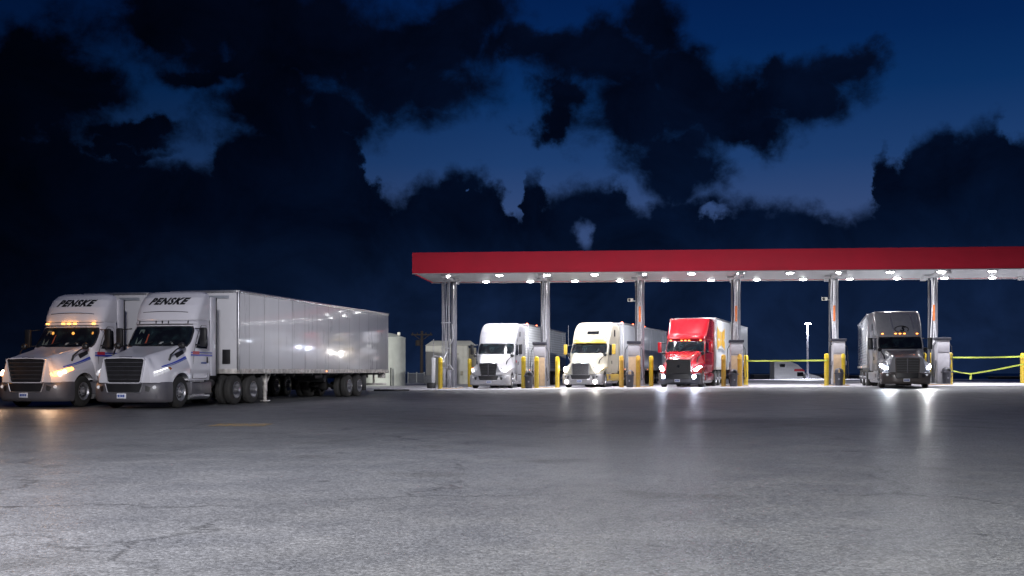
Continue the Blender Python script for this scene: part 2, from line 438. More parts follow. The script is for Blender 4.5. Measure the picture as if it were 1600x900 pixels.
    # dash papers, curtain and driver seat shapes read through the screen
    for (xa, za, w_, h_, mk) in sp.get('inside', []):
        MB().poly([(xa, cab.front(xa, za) - .014, za), (xa + w_, cab.front(xa + w_, za) - .014, za), (xa + w_ * .9, cab.front(xa + w_ * .9, za + h_) - .014, za + h_), (xa + w_ * .1, cab.front(xa + w_ * .1, za + h_) - .014, za + h_)]).build('sunshade', mk, so)
    # doors and side glass
    ybk = cab.at(1.6)[3]
    yd0, yd1 = sp['door']
    for s in (-1, 1):
        w1, w2 = cab.at(1.2)[2], cab.at(wz1)[2]
        wx = lambda z: s * (cab.at(z)[2] + .006)
        zt_ = wz1 + .06
        yw = lambda z: max(yd0, cab.at(z)[0] + cab.at(z)[1] + .02)
        pts = [(yd0, .92), (yd0, 1.75), (yw(2.2), 2.2), (yw(zt_ - .08), zt_ - .08), (yw(zt_) + .06, zt_), (yd1 - .06, zt_), (yd1, zt_ - .08), (yd1, .98), (yd1 - .06, .92)]
        dm = MB(); dm.prism([(wx(z), y, z) for y, z in pts], (s * .008, 0, 0)); do = dm.build('door', sp.get('door_paint', P), root)
        # dark shut line around the door
        lr = MB(); loop = [(wx(z) + s * .004, y, z) for y, z in pts]; lr.tube(loop + [loop[0]], .009, 4, False); lr.build('door_seal', M['black'], do)
        gp = [(yd0 + .12, wz0 - .06), (max(yd0 + .12, yw(wz1 - .05) + .1), wz1 - .06), (yd1 - .12, wz1 - .06), (yd1 - .07, wz1 - .12), (yd1 - .07, wz0 + .05), (yd1 - .14, wz0 - .08)]
        wm = MB(); wm.prism([(wx(z) + s * .009, y, z) for y, z in gp], (s * .008, 0, 0)); wm.build('window', M['glass2'], do)
        MB().box((wx(1.5) + s * .03, yd1 - .12, 1.52), (.04, .05, .2), .012).build('handle', M['black'], do)
        for (ya_, za_, yb_, zb_) in sp.get('side_windows', []):
            q = [(ya_, za_), (ya_ + .03, zb_), (yb_, zb_), (yb_, za_)]
            MB().prism([(wx(z) + s * .002, y, z) for y, z in q], (s * .01, 0, 0)).build('sleeper_window', M['glass2'], root)
        if sp.get('seam'):
            for yy in sp['seam']: MB().box((wx(2.2), yy, 2.2), (.012, .03, 2.6), 0).build('body_seam', M['black'], root)
        # steps and tank fairing
        lp = sp.get('skirt', LP); ye = sp['cab'][0][4] - .04
        sk = MB().box((s * 1.02, (1.92 + ye) / 2, .60), (.36, ye - 1.92, .42), .05)
        sko = sk.build('step_fairing', lp, root)
        for zs_, ln in ((.83, .62), (.40, .70)): MB().box((s * 1.13, 2.32, zs_), (.25, ln, .04), .012).build('step', M['steps'], sko)
        MB().box((s * 1.195, 2.3, .62), (.03, .5, .22), .02).build('step_recess', M['bumper'], sko)
        ft = MB().tube([(s * 1.0, 1.96, .36), (s * 1.0, ye, .36)], .12, 14); ft.build('fuel_tank', M['steps'], root)
        # mirrors
        MM = sp.get('mirror', M['black']); mx = cab.at(2.2)[2] + .34; my = yd0 + .02
        mo = MB().box((s * mx, my, (wz0 + wz1) / 2 - .03), (.22, .12, .62), .045).build('mirror', MM, root)
        MB().box((s * mx, my + .063, (wz0 + wz1) / 2), (.18, .006, .5), .0).build('mirror_glass', M['chrome'], mo)
        MB().tube([(s * (mx - .36), my + .12, wz0 + .05), (s * (mx - .1), my + .02, wz0 + .02), (s * mx, my, wz0 + .08)], .022, 8).build('mirror_arm', M['black'], mo)
        MB().tube([(s * (mx - .36), my + .15, wz1 - .05), (s * mx, my, wz1 - .08)], .018, 8).build('mirror_arm', M['black'], mo)
        if sp.get('hood_mirror', 1):
            b0 = Vector(H(.95, 11, .0, s)); tip = Vector((s * 1.12, 1.42, 1.93))
            hmo = MB().tube([b0, b0 + Vector((s * .03, .05, .18)), b0 * .4 + tip * .6 + Vector((0, -.05, .06)), tip], [.032, .03, .022, .018], 8).build('hood_mirror_arm', sp.get('hm_mat', M['black']), root)
            MB().lathe([(-.02, .001), (-.07, .05), (-.03, .10), (.05, .11), (.06, .10), (.06, .001)], tip + Vector((0, 0, .03)), 'y', 16).build('hood_mirror', M['black'], hmo)
    # ---- roof fairing
    if sp.get('roof'):
        rf = Prof(sp['roof'], 2.8); rm = MB()
        rf.loft(rm, [r[0] for r in interp_rows(sp['roof'], 4)] if False else sorted(set([r[0] for r in sp['roof']] + list(np.linspace(sp['roof'][0][0], sp['roof'][-1][0], 20)))))
        ro = rm.build('roof_fairing', sp.get('roof_paint', P), root, angle=40)
        surf = rf
    else: ro, surf = co, cab
    for (body, size, cz, shear, wgt, mt, cx) in sp.get('lettering', []):
        vs, fs = letters(body, size, shear, wgt, 1.16); vs = [Vector((v.x * 1.12, v.y, 0)) for v in vs]
        o = len(vs)
        vv = [(v.x + cx, surf.front(v.x + cx, cz + v.y) - .012, cz + v.y) for v in vs]
        MB().add(vv, fs).build('lettering', mt, ro)
    for fn in sp.get('extra', []): fn(root, cab, surf, H, patch, ro)
    # ---- roof marker lamps
    for x in sp.get('markers_x', (-.86, -.22, 0, .22, .86)):
        z = sp['marker_z']; y = cab.front(x, z)
        if z > cab.r[-1, 0]: y = surf.front(x, z)
        MB().box((x, y - .02, z), (.10 if sp['marker'] is not M['black'] else .022, .07, .045 if sp['marker'] is not M['black'] else .10), .014).build('marker_lamp', sp['marker'], root)
    # ---- rear of the cab and chassis
    yb = sp['cab'][0][4]; a1 = sp['axles'][0]; a2 = sp['axles'][1]
    for s in (-1, 1):
        MB().box((s * (cab.at(2.0)[2] - .02), yb + .16, (1.0 + sp['ext_top']) / 2), (.04, .34, sp['ext_top'] - 1.0), .012).build('side_extender', sp.get('ext_paint', P), root)
        MB().box((s * (cab.at(2.0)[2] - .01), yb + .35, (1.0 + sp['ext_top']) / 2), (.05, .06, sp['ext_top'] - 1.0), .015).build('extender_edge', M['black'], root)
    ch = MB()
    for s in (-1, 1): ch.box((s * .43, (1.0 + a2 + .7) / 2, .86), (.10, a2 + .7 - 1.0, .26), .01)
    for y in (1.25, a1, a2): axle(ch, y)
    ch.box((0, (a1 + a2) / 2, 1.05), (.95, 1.1, .07), .02)
    ch.tube([(.75, yb + .2, .75), (.75, yb + .75, .75)], .14, 12).tube([(-.75, yb + .2, .75), (-.75, yb + .75, .75)], .14, 12)
    ch.build('chassis', M['chassis'], root)
    for s in (-1, 1):
        wheel(root, s * 1.05, 1.25, s, front=True)
        for y in (a1, a2): wheel(root, s * 1.06, y, s, dual=True)
        MB().box((s * .93, a2 + .68, .55), (.6, .015, .75), .004).build('mud_flap', M['black'], root)
    # ---- beams of the lit lamps
    for (x, y, z, pw, colr, tilt, size) in sp.get('beams', []):
        l = bpy.data.lights.new('headlight_beam', 'SPOT'); l.energy = pw; l.color = colr; l.spot_size = R(size); l.spot_blend = .8; l.shadow_soft_size = .08
        lo = bpy.data.objects.new('headlight_beam', l); COL.objects.link(lo); lo.parent = root
        lo.location = (x, y, z); lo.rotation_euler = (R(90 - tilt), 0, R(180))
    for (x, y, z, pw) in sp.get('washes', []):
        l = bpy.data.lights.new('amber_light', 'POINT'); l.energy = pw; l.color = (1, .42, .08); l.shadow_soft_size = .05
        lo = bpy.data.objects.new('amber_light', l); COL.objects.link(lo); lo.parent = root; lo.location = (x, y, z)
    return root

def _hpt(half, y, t, off, sgn):
    h = half(y); t = max(0, min(len(h) - 1.001, t)); i = int(t); f = t - i
    p = h[i] * (1 - f) + h[i + 1] * f
    h2 = half(y + .02); q = h2[i] * (1 - f) + h2[i + 1] * f
    du = Vector((h[i + 1][0] - h[i][0], 0, h[i + 1][1] - h[i][1])); dv = Vector((q[0] - p[0], .02, q[1] - p[1]))
    n = du.cross(dv)
    if n.length < 1e-9: n = Vector((1, 0, 0))
    n.normalize()
    if n.x < 0 and n.z < .2: n = -n
    if n.z < -.2: n = -n
    v = Vector((p[0], y, p[1])) + n * off
    return (v.x * sgn, v.y, v.z)

# ------------------------------------------------------------------ trailers
def make_trailer(loc, rz, label, wall, L=16.1, z1=3.93, group='semi trailers behind the trucks', axles=(11.0, 12.25), reefer=False, extra=None, lamps=False, front_wall=None):
    root = thing('semi_trailer', label, 'trailer', loc, rz, group); W = 1.29; z0 = 1.13
    b = MB().box((0, L / 2, (z0 + z1) / 2 + .03), (2 * W - .02, L - .02, z1 - z0 - .06), .015)
    b.build('box_body', wall, root)
    tr = MB()
    for s in (-1, 1): tr.box((s * (W - .02), L / 2, z1 - .02), (.07, L, .10), .02)
    tr.box((0, .01, z1 - .02), (2 * W - .1, .06, .10), .02); tr.box((0, L - .02, z1 - .03), (2 * W - .1, .06, .12), .02)
    tr.build('top_rail', M['alu'], root)
    br = MB()
    for s in (-1, 1):
        br.box((s * (W - .015), L / 2, z0 + .02), (.06, L, .17), .012)
        for k in range(int(L / .31)): br.box((s * (W + .018), .2 + k * .31, z0 + .03), (.012, .03, .11), 0)
    br.box((0, .0, z0 + .02), (2 * W - .1, .06, .17), .01)
    br.build('bottom_rail', M['rail'], root)
    for s in (-1, 1):
        MB().box((s * (W - .02), .03, (z0 + z1) / 2), (.09, .10, z1 - z0 - .1), .035).build('corner_post', M['alu'], root)
    if reefer:
        rf = MB().box((0, -.30, 2.95), (1.9, .5, 1.7), .08).build('cooling_unit', M['white'], root)
        g = MB()
        for k in range(7): g.box((0, -.56, 2.5 + k * .1), (1.3, .02, .05), .005)
        g.build('louvres', M['black'], rf)
    else:
        MB().box((-.45, -.026, 3.45), (.32, .012, .22), .004).build('data_plate', M['black'], root)
        MB().box((.55, -.026, 3.72), (.8, .008, .10), .002).build('front_number', M['greyink'], root)
        MB().box((.85, -.03, 1.65), (.30, .02, .5), .01).build('hose_panel', M['black'], root)
    # underframe
    u = MB()
    for s in (-1, 1): u.box((s * .5, L - 4.2, .95), (.12, 6.6, .22), .01)
    for k in range(int(L / .9)): u.box((0, .5 + k * .9, z0 - .1), (2.4, .06, .10), 0)
    u.box((0, 1.0, z0 - .12), (1.4, 1.7, .05), .01)
    for y in axles: axle(u, y)
    u.tube([(-.6, L - 6.5, .85), (.6, L - 6.5, .85)], .17, 14)
    u.build('underframe', M['chassis'], root)
    for s in (-1, 1):
        lg = MB()
        lg.box((s * 1.0, 2.75, .78), (.13, .14, .75), .012).box((s * 1.0, 2.75, .27), (.10, .10, .5), .01).box((s * 1.0, 2.75, .06), (.30, .28, .05), .012)
        lg.tube([(s * 1.0, 2.35, 1.1), (s * 1.0, 2.75, .62)], .035, 6).tube([(s * 1.0, 3.25, 1.1), (s * 1.0, 2.75, .62)], .035, 6).tube([(s * 1.0, 2.3, 1.06), (s * 1.0, 3.3, 1.06)], .03, 6)
        lg.build('landing_leg', M['rail'], root)
        for y in axles: wheel(root, s * 1.06, y, s, dual=True)
        MB().box((s * .95, axles[1] + .75, .62), (.6, .015, .7), .004).build('mud_flap', M['black'], root)
    ug = MB().box((0, L - .08, .52), (2.4, .10, .10), .01)
    for s in (-1, 1): ug.box((s * .55, L - .08, .82), (.09, .09, .55), .01).box((s * 1.0, L - .2, .95), (.3, .3, .25), .02)
    ug.build('rear_guard', M['rail'], root)
    dr = MB()
    for s in (-1, 1): dr.box((s * .63, L + .012, 2.55), (1.2, .03, 2.6), .01).tube([(s * .2, L + .05, 1.3), (s * .2, L + .05, 3.8)], .02, 6)
    dr.build('rear_door', wall, root)
    for s in (-1, 1):
        for y in ((.3, 8.0, L - .3) if lamps else (8.0,)):
            MB().box((s * (W + .022), y, z0 + .02), (.02, .10, .05), .006).build('side_marker', M['amber_dim'], root)
    if lamps:
        for (x, y) in ((-1.15, -.03), (1.2, -.03), (1.29, 3.0), (1.29, 7.0)):
            MB().box((x, y, z1 + .05), (.10, .08, .06), .015).build('top_marker', M['redlamp'], root)
    if extra: extra(root, W, z0, z1, L)
    return root

# ------------------------------------------------------------------ truck specs
HOOD_AERO = [(.02, 1.51, .68, .78, 1.26, .86, .98), (.12, 1.56, .69, .83, 1.28, .95, 1.04), (.30, 1.60, .66, .88, 1.28, 1.08, 1.10), (.60, 1.67, .71, .98, 1.34, 1.19, 1.18), (1.25, 1.80, .78, 1.04, 1.44, 1.24, 1.26), (1.80, 1.93, .86, 1.08, 1.55, 1.22, 1.30)]
CAB_DAY = [(.86, 1.86, .12, 1.10, 3.3), (1.20, 1.82, .2, 1.15, 3.3), (1.90, 1.74, .36, 1.16, 3.3), (2.30, 2.02, .36, 1.14, 3.3), (2.64, 2.27, .36, 1.11, 3.3), (2.70, 2.22, .36, 1.11, 3.3), (2.76, 2.25, .36, 1.10, 3.3), (2.80, 2.42, .36, 1.08, 3.3)]
ROOF_DAY = [(2.785, 2.28, .42, 1.09, 3.32), (2.84, 2.26, .42, 1.11, 3.34), (3.0, 2.32, .42, 1.12, 3.36), (3.3, 2.46, .44, 1.12, 3.38), (3.55, 2.64, .46, 1.10, 3.38), (3.69, 2.83, .46, 1.05, 3.36), (3.76, 3.0, .30, .92, 3.3), (3.78, 3.12, .1, .75, 3.2)]

def rental_extra(root, cab, surf, H, patch, ro):
    for s in (-1, 1):
        patch(0, 0, .46, 1.80, s, .006, 24, 2, shape=lambda q: (12.35 - 1.2 * q, 12.85 - 1.1 * q)).build('hood_stripe', M['blue'], root)
        patch(0, 0, .56, 1.80, s, .006, 24, 2, shape=lambda q: (13.1 - 1.3 * q, 13.35 - 1.25 * q)).build('thin_stripe', M['blueink'], root)
        wx = s * (cab.at(1.5)[2] + .018)
        for za, zb in ((1.64, 1.70), (1.735, 1.77)):
            MB().box((wx, 2.62, (za + zb) / 2), (.006, 1.42, zb - za), 0).build('door_stripe', M['blue'], root)
        MB().box((wx + s * .002, 2.25, 1.74), (.006, .42, .10), 0).build('door_sign', M['redink'], root)
        MB().box((wx + s * .002, 2.75, 1.42), (.006, .34, .05), 0).build('door_number', M['blueink'], root)
        # dark vent behind the fender
        patch(0, 0, 1.35, 1.78, s, .01, 6, 2, shape=lambda q: (9.6 - .3 * q, 10.9 - .6 * q)).build('hood_vent', M['black'], root)
    # shallow brow line across the fairing
    b = MB(); pts = [(x, surf.front(x, 3.06) - .004, 3.06 + .03 * (1 - (x / .8) ** 2)) for x in np.linspace(-.8, .8, 17)]
    b.tube(pts, .012, 5); b.build('fairing_crease', M['bumper'], ro)
    MB().box((0, .09, 1.575), (.42, .02, .035), .008).build('hood_badge', M['chrome'], root)
    pts = [(x, cab.front(x, 2.66) - .03, 2.665) for x in np.linspace(-1.0, 1.0, 25)]
    MB().tube(pts, .012, 5).build('visor_seam', M['black'], root)

day = dict(paint=M['white2'], hood=HOOD_AERO, cab=CAB_DAY, roof=ROOF_DAY, ws=(1.96, 2.58), door=(2.12, 3.08), grille=(.70, .57, 1.54, .78), frame_w=.026, slats=5, slat_h=.012, slat_mat=M['bumper'],
           bumper=M['bumper'], axles=(5.05, 6.37), ext_top=3.6, marker_z=2.735, lettering=[('PENSKE', .30, 3.42, .55, .017, M['ink'], -.02)], extra=[rental_extra], skirt=M['bumper'],
           inside=[(-.78, 2.02, .22, .48, mat('pale_curtain', (.10, .13, .12), .6)), (.1, 2.02, .5, .07, mat('dash_paper', (.22, .23, .23), .6)), (-.40, 2.05, .05, .3, mat('orange_belt', (.28, .06, .03), .6))])
warm = (1.0, .55, .2)
spec_lit = dict(day, grille_frame=M['white2'], drl=M['amber_hot'], headlamp=glow('white_amber_lamp', (1, .8, .6), 9), indicator=M['amber_hot'], lens=M['amber_dim'], washes=[(-1.2, -.15, 1.18, 11), (1.2, -.15, 1.18, 11), (0, 1.98, 2.78, 3), (-.86, 2.05, 2.78, 2), (.86, 2.05, 2.78, 2)], marker=M['amber_hot'], hm_mat=M['amber_dim'] if False else M['black'],
                beams=[(-.95, -.25, 1.0, 60, (1, .66, .42), 7, 120), (.95, -.25, 1.0, 60, (1, .66, .42), 7, 120)])
spec_dim = dict(day, grille_frame=M['white2'], drl=M['drl'], headlamp=M['lens_dim'], indicator=mat('amber_lens', (.35, .12, .03), .2), marker=M['black'])

RZ = -R(12.3)
def place(x, y): return (x, y, ground_z(x, y))
back = Vector((math.sin(R(12.3)), math.cos(R(12.3)), 0)); right = Vector((math.cos(R(12.3)), -math.sin(R(12.3)), 0))
front_c = Vector((-10.29, 34.5, 0)) - right * 1.24 - back * 1.25
G1 = 'truck tractors parked or fuelling at the truck stop'
make_tractor(spec_dim, tuple(front_c), RZ, 'white day-cab truck with blue stripe and unlit roof markers, hitched to the long white trailer', G1)
make_trailer(tuple(front_c + back * 5.0), RZ, 'long white box trailer with reflections on its side panels, behind the blue-striped white truck', M['trailer'])
f1 = front_c - right * 3.62 + back * .35
make_tractor(spec_lit, tuple(f1), RZ, 'white day-cab truck with glowing amber headlights and amber roof lamps', G1)
make_trailer(tuple(f1 + back * 5.0), RZ, 'white box trailer hidden mostly behind the nearer one, hitched to the amber-lit truck', M['trailer'])

def cabz(base, add): return [tuple(r) for r in base]
# white sleeper truck under the canopy
HOOD_ROUND = [(.02, 1.44, .50, .66, 1.12, .80, .90), (.14, 1.50, .54, .72, 1.14, .92, .98), (.34, 1.57, .58, .78, 1.16, 1.06, 1.06), (.62, 1.68, .66, .86, 1.24, 1.18, 1.16), (1.25, 1.88, .78, .98, 1.42, 1.24, 1.24), (1.80, 2.04, .88, 1.06, 1.6, 1.22, 1.3)]
CAB_HIGH = [(.86, 1.86, .12, 1.10, 5.0), (1.30, 1.82, .2, 1.15, 5.0), (2.02, 1.74, .38, 1.16, 5.0), (2.70, 2.20, .40, 1.13, 5.0), (2.80, 2.24, .42, 1.14, 5.0), (3.10, 2.40, .48, 1.16, 5.0), (3.45, 2.68, .5, 1.16, 5.0), (3.75, 3.08, .5, 1.14, 5.0), (3.90, 3.42, .45, 1.08, 4.98), (3.97, 3.7, .3, .98, 4.95), (3.99, 3.85, .1, .85, 4.9)]
def sleeper_extra(root, cab, surf, H, patch, ro):
    MB().tube([(.05, .0, 1.48), (.05, .03, 1.56)], .02, 6).build('hood_ornament', M['chrome'], root)
    for s in (-1, 1):
        MB().box((s * (cab.at(2.9)[2] + .006), 2.95, 2.93), (.008, .1, .22), 0).build('cab_mark', M['ink'], root)
        MB().box((s * (cab.at(1.6)[2] + .018), 2.5, 1.62), (.006, .3, .14), 0).build('door_sign', M['redink'], root)
base_sl = dict(hood=HOOD_ROUND, cab=CAB_HIGH, ws=(2.08, 2.68), door=(2.14, 3.1), axles=(5.9, 7.2), ext_top=3.8, marker_z=3.9, seam=(4.95,))
spec_white = dict(base_sl, paint=M['white'], grille=(.56, .40, 1.49, .58), slats=9, slat_h=.012, slat_mat=M['bumper'], grille_frame=M['chrome'], vbar=1, bumper=M['white'], drl=M['drl'], headlamp=M['drl'], indicator=M['amber_dim'],
                  marker=M['black'], markers_x=(), side_windows=[(3.5, 3.15, 3.75, 3.45), (3.5, 2.0, 3.75, 2.7)], extra=[sleeper_extra], plate_x=.05)
def at(px, Z): return ((px - 800) / F * Z, Z)
def lane(px, Z, ang): 
    x, y = at(px, Z); a = R(ang)
    return Vector((x, y, ground_z(x, y))), Vector((math.sin(a), math.cos(a), 0)), -a
p, b, rz = lane(763, 66.4, 11.5)
TS = make_tractor(spec_white, tuple(p), rz, 'white sleeper truck with tall dark grille, parked beside the leftmost canopy column', G1)
TS.scale = (1.03,) * 3
q = p + b * 6.2
make_trailer((q.x, q.y, p.z), rz, 'white ribbed trailer with red top lamps behind the white sleeper truck', M['trailer_rib'], lamps=True, z1=4.12, reefer=False)

# cream truck with yellow trim
def cream_extra(root, cab, surf, H, patch, ro):
    rr = []
    for z, o in ((2.64, .10), (2.70, .18), (2.86, .10), (2.90, .02)):
        rr.append([(x, cab.front(x, z) - o, z) for x in np.linspace(-1.0, 1.0, 21)])
    MB().grid(rr).build('sun_visor', M['yellowpaint'], root)
    g = MB().grid([[(x, cab.front(x, z) - .012, z) for x in np.linspace(-.22, .48, 9)] for z in (3.22, 3.30, 3.40)]); g.build('roof_window', M['glass2'], root)
    for s in (-1, 1):
        patch(0, 0, .5, 1.80, s, .006, 16, 3, shape=lambda q: (17.0, 19.0)).build('fender_trim', M['yellowpaint'], root)
    MB().tube([(-1.32, 2.2, 2.5), (-1.32, 2.2, 3.75)], .012, 5).build('aerial', M['alu'], root)
    MB().box((0, -.03, 1.52), (.5, .03, .06), .012).build('hood_badge', M['yellowpaint'], root)
spec_cream = dict(base_sl, paint=M['cream'], skirt=M['yellowpaint'], mirror=M['yellowpaint'], grille=(.54, .52, 1.44, .72), slats=12, slat_h=.014, slat_mat=M['alu'], grille_frame=M['alu'], bumper=M['silver'], drl=M['warmhigh'], headlamp=M['warmhigh'], indicator=M['warmhigh'],
                  lens=M['warmhigh'], bigfog=.36, fog=M['black'], marker=M['amber_dim'], markers_x=(-.8, .8), side_windows=[(3.7, 3.1, 4.0, 3.5)], extra=[cream_extra], ws=(2.02, 2.62),
                  beams=[(-.9, -.3, .8, 170, (1, .95, .9), 5, 100), (.9, -.3, .8, 170, (1, .95, .9), 5, 100)])
p, b, rz = lane(907, 66.7, 18)
TS = make_tractor(spec_cream, tuple(p), rz, 'cream sleeper truck with yellow visor, yellow mirrors and bright headlights', G1)
TS.scale = (1.035,) * 3
q = p + b * 6.25
make_trailer((q.x, q.y, p.z), rz, 'shiny steel trailer behind the cream truck with yellow trim', M['trailer_steel'], lamps=True, z1=4.15)

# red truck
ROOF_RED = [(2.74, 2.22, .42, 1.10, 4.9), (2.80, 2.16, .42, 1.13, 4.95), (2.95, 2.24, .45, 1.15, 5.0), (3.12, 2.52, .45, 1.16, 5.0), (3.5, 2.9, .4, 1.17, 5.0), (3.9, 3.3, .3, 1.17, 5.0), (4.0, 3.42, .25, 1.15, 5.0), (4.02, 3.5, .2, 1.1, 4.95)]
CAB_LOW = [(.86, 1.86, .12, 1.10, 5.0), (1.30, 1.82, .2, 1.15, 5.0), (1.98, 1.74, .38, 1.16, 5.0), (2.66, 2.20, .40, 1.12, 5.0), (2.74, 2.22, .40, 1.11, 5.0), (2.80, 2.34, .4, 1.08, 4.9)]
def red_extra(root, cab, surf, H, patch, ro):
    MB().tube([(-1.17, 3.6, 2.7), (-1.17, 3.6, 4.0)], .012, 5).build('aerial', M['alu'], root)
    MB().lathe([(-.015, .001), (-.015, .07), (.01, .08)], (0, -.07, 1.2), 'y', 16).build('grille_badge', M['chrome'], root)
spec_red = dict(base_sl, cab=CAB_LOW, roof=ROOF_RED, paint=M['red'], grille=(.66, .70, 1.56, .50), slats=8, slat_h=.012, slat_mat=M['black'], grille_frame=M['black'], bumper=mat('dark_bumper', (.03, .03, .04), .35, coat=.3), intake_trim=0, drl=M['high'], headlamp=M['high'], indicator=M['high'],
                lens=M['high'], bigfog=.62, fog=M['black'], marker=M['amber'], marker_z=2.70, mirror=M['red'], ws=(2.04, 2.62), extra=[red_extra], ext_top=3.9,
                beams=[(-.9, -.3, .8, 200, (.72, .78, 1), 5, 100), (.9, -.3, .8, 200, (.72, .78, 1), 5, 100)])
p, b, rz = lane(1060, 64.0, 19)
TS = make_tractor(spec_red, tuple(p), rz, 'red sleeper truck with black grille and bright headlights', G1)
def red_emblem(root, W, z0, z1, L):
    g = MB(); xs = W + .012
    # emblem: a row of slab letters in a bow-tie outline, colours as in the photo, the word itself is not readable there
    ya, yb_, zc = .55, 3.9, 3.05
    edges = [0, .13, .30, .36, .52, .57, .70, .86, 1.0]
    for k in range(0, 8):
        u0, u1 = edges[k] + .008, edges[k + 1] - .03
        hh = lambda u: .42 + .34 * abs(2 * u - 1) ** 1.6
        y0_, y1_ = ya + (yb_ - ya) * u0, ya + (yb_ - ya) * u1
        if k % 3 == 1:
            g.poly([(xs, y0_, zc), (xs, y1_, zc), (xs, y1_, zc + hh(u1)), (xs, y0_, zc + hh(u0))]); g.poly([(xs, y0_, zc - hh(u0)), (xs, y1_, zc - hh(u1)), (xs, y1_, zc - .12), (xs, y0_, zc - .12)])
        else: g.poly([(xs, y0_, zc - hh(u0)), (xs, y1_, zc - hh(u1)), (xs, y1_, zc + hh(u1)), (xs, y0_, zc + hh(u0))])
    g.build('yellow_emblem', M['emblem'], root)
    g = MB()
    for k in range(9):
        y_ = .9 + k * .32; z_ = 2.22 + .10 * (1 - ((k - 3) / 4) ** 2) - .08
        g.poly([(xs, y_, z_), (xs, y_ + .22, z_), (xs, y_ + .22, z_ + .2), (xs, y_, z_ + .2)])
    g.build('small_lettering', M['greyink'], root)
TS.scale = (1.04,) * 3
q = p + b * 5.75
make_trailer((q.x, q.y, p.z), rz, 'pale trailer with yellow emblem on its side behind the red truck', M['trailer_pale'], z1=4.28, extra=red_emblem)

# grey truck, nearest of the four at the pumps
CAB_GREY = [(.86, 1.86, .12, 1.10, 5.0), (1.30, 1.82, .2, 1.15, 5.0), (1.98, 1.74, .38, 1.16, 5.0), (2.62, 2.14, .40, 1.13, 5.0), (2.74, 2.16, .42, 1.14, 5.0), (3.10, 2.36, .48, 1.17, 5.0), (3.45, 2.62, .5, 1.18, 5.0), (3.8, 2.95, .5, 1.18, 5.0), (3.95, 3.14, .45, 1.16, 4.98), (4.0, 3.3, .3, 1.12, 4.95), (4.02, 3.4, .1, 1.05, 4.9)]
def grey_extra(root, cab, surf, H, patch, ro):
    g = MB()
    ring = [(.10 + .34 * math.cos(a), surf.front(.10 + .34 * math.cos(a), 3.03 + .17 * math.sin(a)) - .015, 3.03 + .17 * math.sin(a)) for a in np.linspace(-.6, 2 * math.pi - 1.0, 26)]
    g.tube(ring, .022, 5); g.build('logo_ring', M['ink'], root)
    for x in (-.42, .62):
        pts = [(x + .12 * (3.9 - z), surf.front(x, z) - .01, z) for z in np.linspace(3.0, 3.85, 8)]
        MB().tube(pts, .014, 5).build('roof_crease', M['alu'], root)
    for x in (-.16, .02, .2, .4):
        MB().box((x, .55, 1.665), (.05, .05, .03), .01).build('hood_lamp', M['amber_dim'], root)
    for s in (-1, 1):
        MB().box((s * (cab.at(2.2)[2] + .006), 4.2, 2.2), (.008, .9, 2.6), 0).build('sleeper_panel', M['white'], root)
M['darkgrey'] = mat('dark_grey_paint', (.24, .24, .255), .28, coat=.5, noise=.05, dirt=.5)
spec_grey = dict(base_sl, lamp_shift=1.6, cab=CAB_GREY, paint=M['darkgrey'], door_paint=M['white'], skirt=M['white'], grille=(.60, .56, 1.50, .50), slats=7, slat_h=.012, slat_mat=M['bumper'], grille_frame=M['umber'], vbar=1, bumper=M['umber'], intake_trim=0, drl=M['high'], headlamp=M['high'], indicator=M['high'],
                 lens=M['high'], marker=M['amber'], marker_z=2.80, ws=(2.02, 2.60), side_windows=[(3.5, 3.0, 3.75, 3.35), (3.5, 2.0, 3.7, 2.5)], extra=[grey_extra], lettering=[('S', .36, 3.03, .5, .02, M['ink'], .10)], hood=HOOD_AERO, ext_top=3.85,
                 beams=[(-.9, -.3, .95, 240, (.9, .95, 1), 5, 105), (.9, -.3, .95, 420, (1, 1, 1), 5, 105)])
p, b, rz = lane(1418, 57.4, 10.0)
TS = make_tractor(spec_grey, tuple(p), rz, 'grey sleeper truck with oval roof logo and one dazzling headlight', G1)
TS.scale = (1.04,) * 3
q = p + b * 6.15 + Vector((.12, 0, 0)); rz = -R(15.6)
make_trailer((q.x, q.y, p.z), rz, 'white ribbed trailer behind the grey truck with the roof logo', M['trailer_rib'], z1=4.16)

# ------------------------------------------------------------------ fuel canopy
YAW = R(5.5); U = Vector((math.cos(YAW), -math.sin(YAW), 0)); Nn = Vector((math.sin(YAW), math.cos(YAW), 0))   # along, away from camera
C0 = Vector((13.74, 68.0, 0)); DS = 5.87; ZU = 6.98
def cp(s, d, z=0): v = C0 + U * s + Nn * d; return Vector((v.x, v.y, z))
can = thing('fuel_canopy', 'long flat fuel canopy with red fascia and white underside full of lamps', 'canopy', tuple(cp(0, 0)), -YAW)
S0, S1, D0, D1 = -19.35, 27.5, -3.95, 2.9
def loc(s, d, z): return (s, d, z)
MB().box(((S0 + S1) / 2, (D0 + D1) / 2, ZU + .09), (S1 - S0 - .16, D1 - D0 - .16, .16), 0).build('soffit', M['soffit'], can)
fa = MB(); fh = 1.26; zc = ZU + fh / 2 - .02
fa.box(((S0 + S1) / 2, D0, zc), (S1 - S0 + .1, .10, fh), .02).box(((S0 + S1) / 2, D1, zc), (S1 - S0 + .1, .10, fh), .02)
fa.box((S0, (D0 + D1) / 2, zc), (.10, D1 - D0 - .12, fh), .02).box((S1, (D0 + D1) / 2, zc), (.10, D1 - D0 - .12, fh), .02)
fa.build('fascia', M['fascia'], can)
tr = MB(); tr.box(((S0 + S1) / 2, D0 - .01, ZU - .03), (S1 - S0 + .12, .13, .05), .01).box(((S0 + S1) / 2, D1 + .01, ZU - .03), (S1 - S0 + .12, .13, .05), .01)
tr.build('fascia_trim', M['beam'], can)
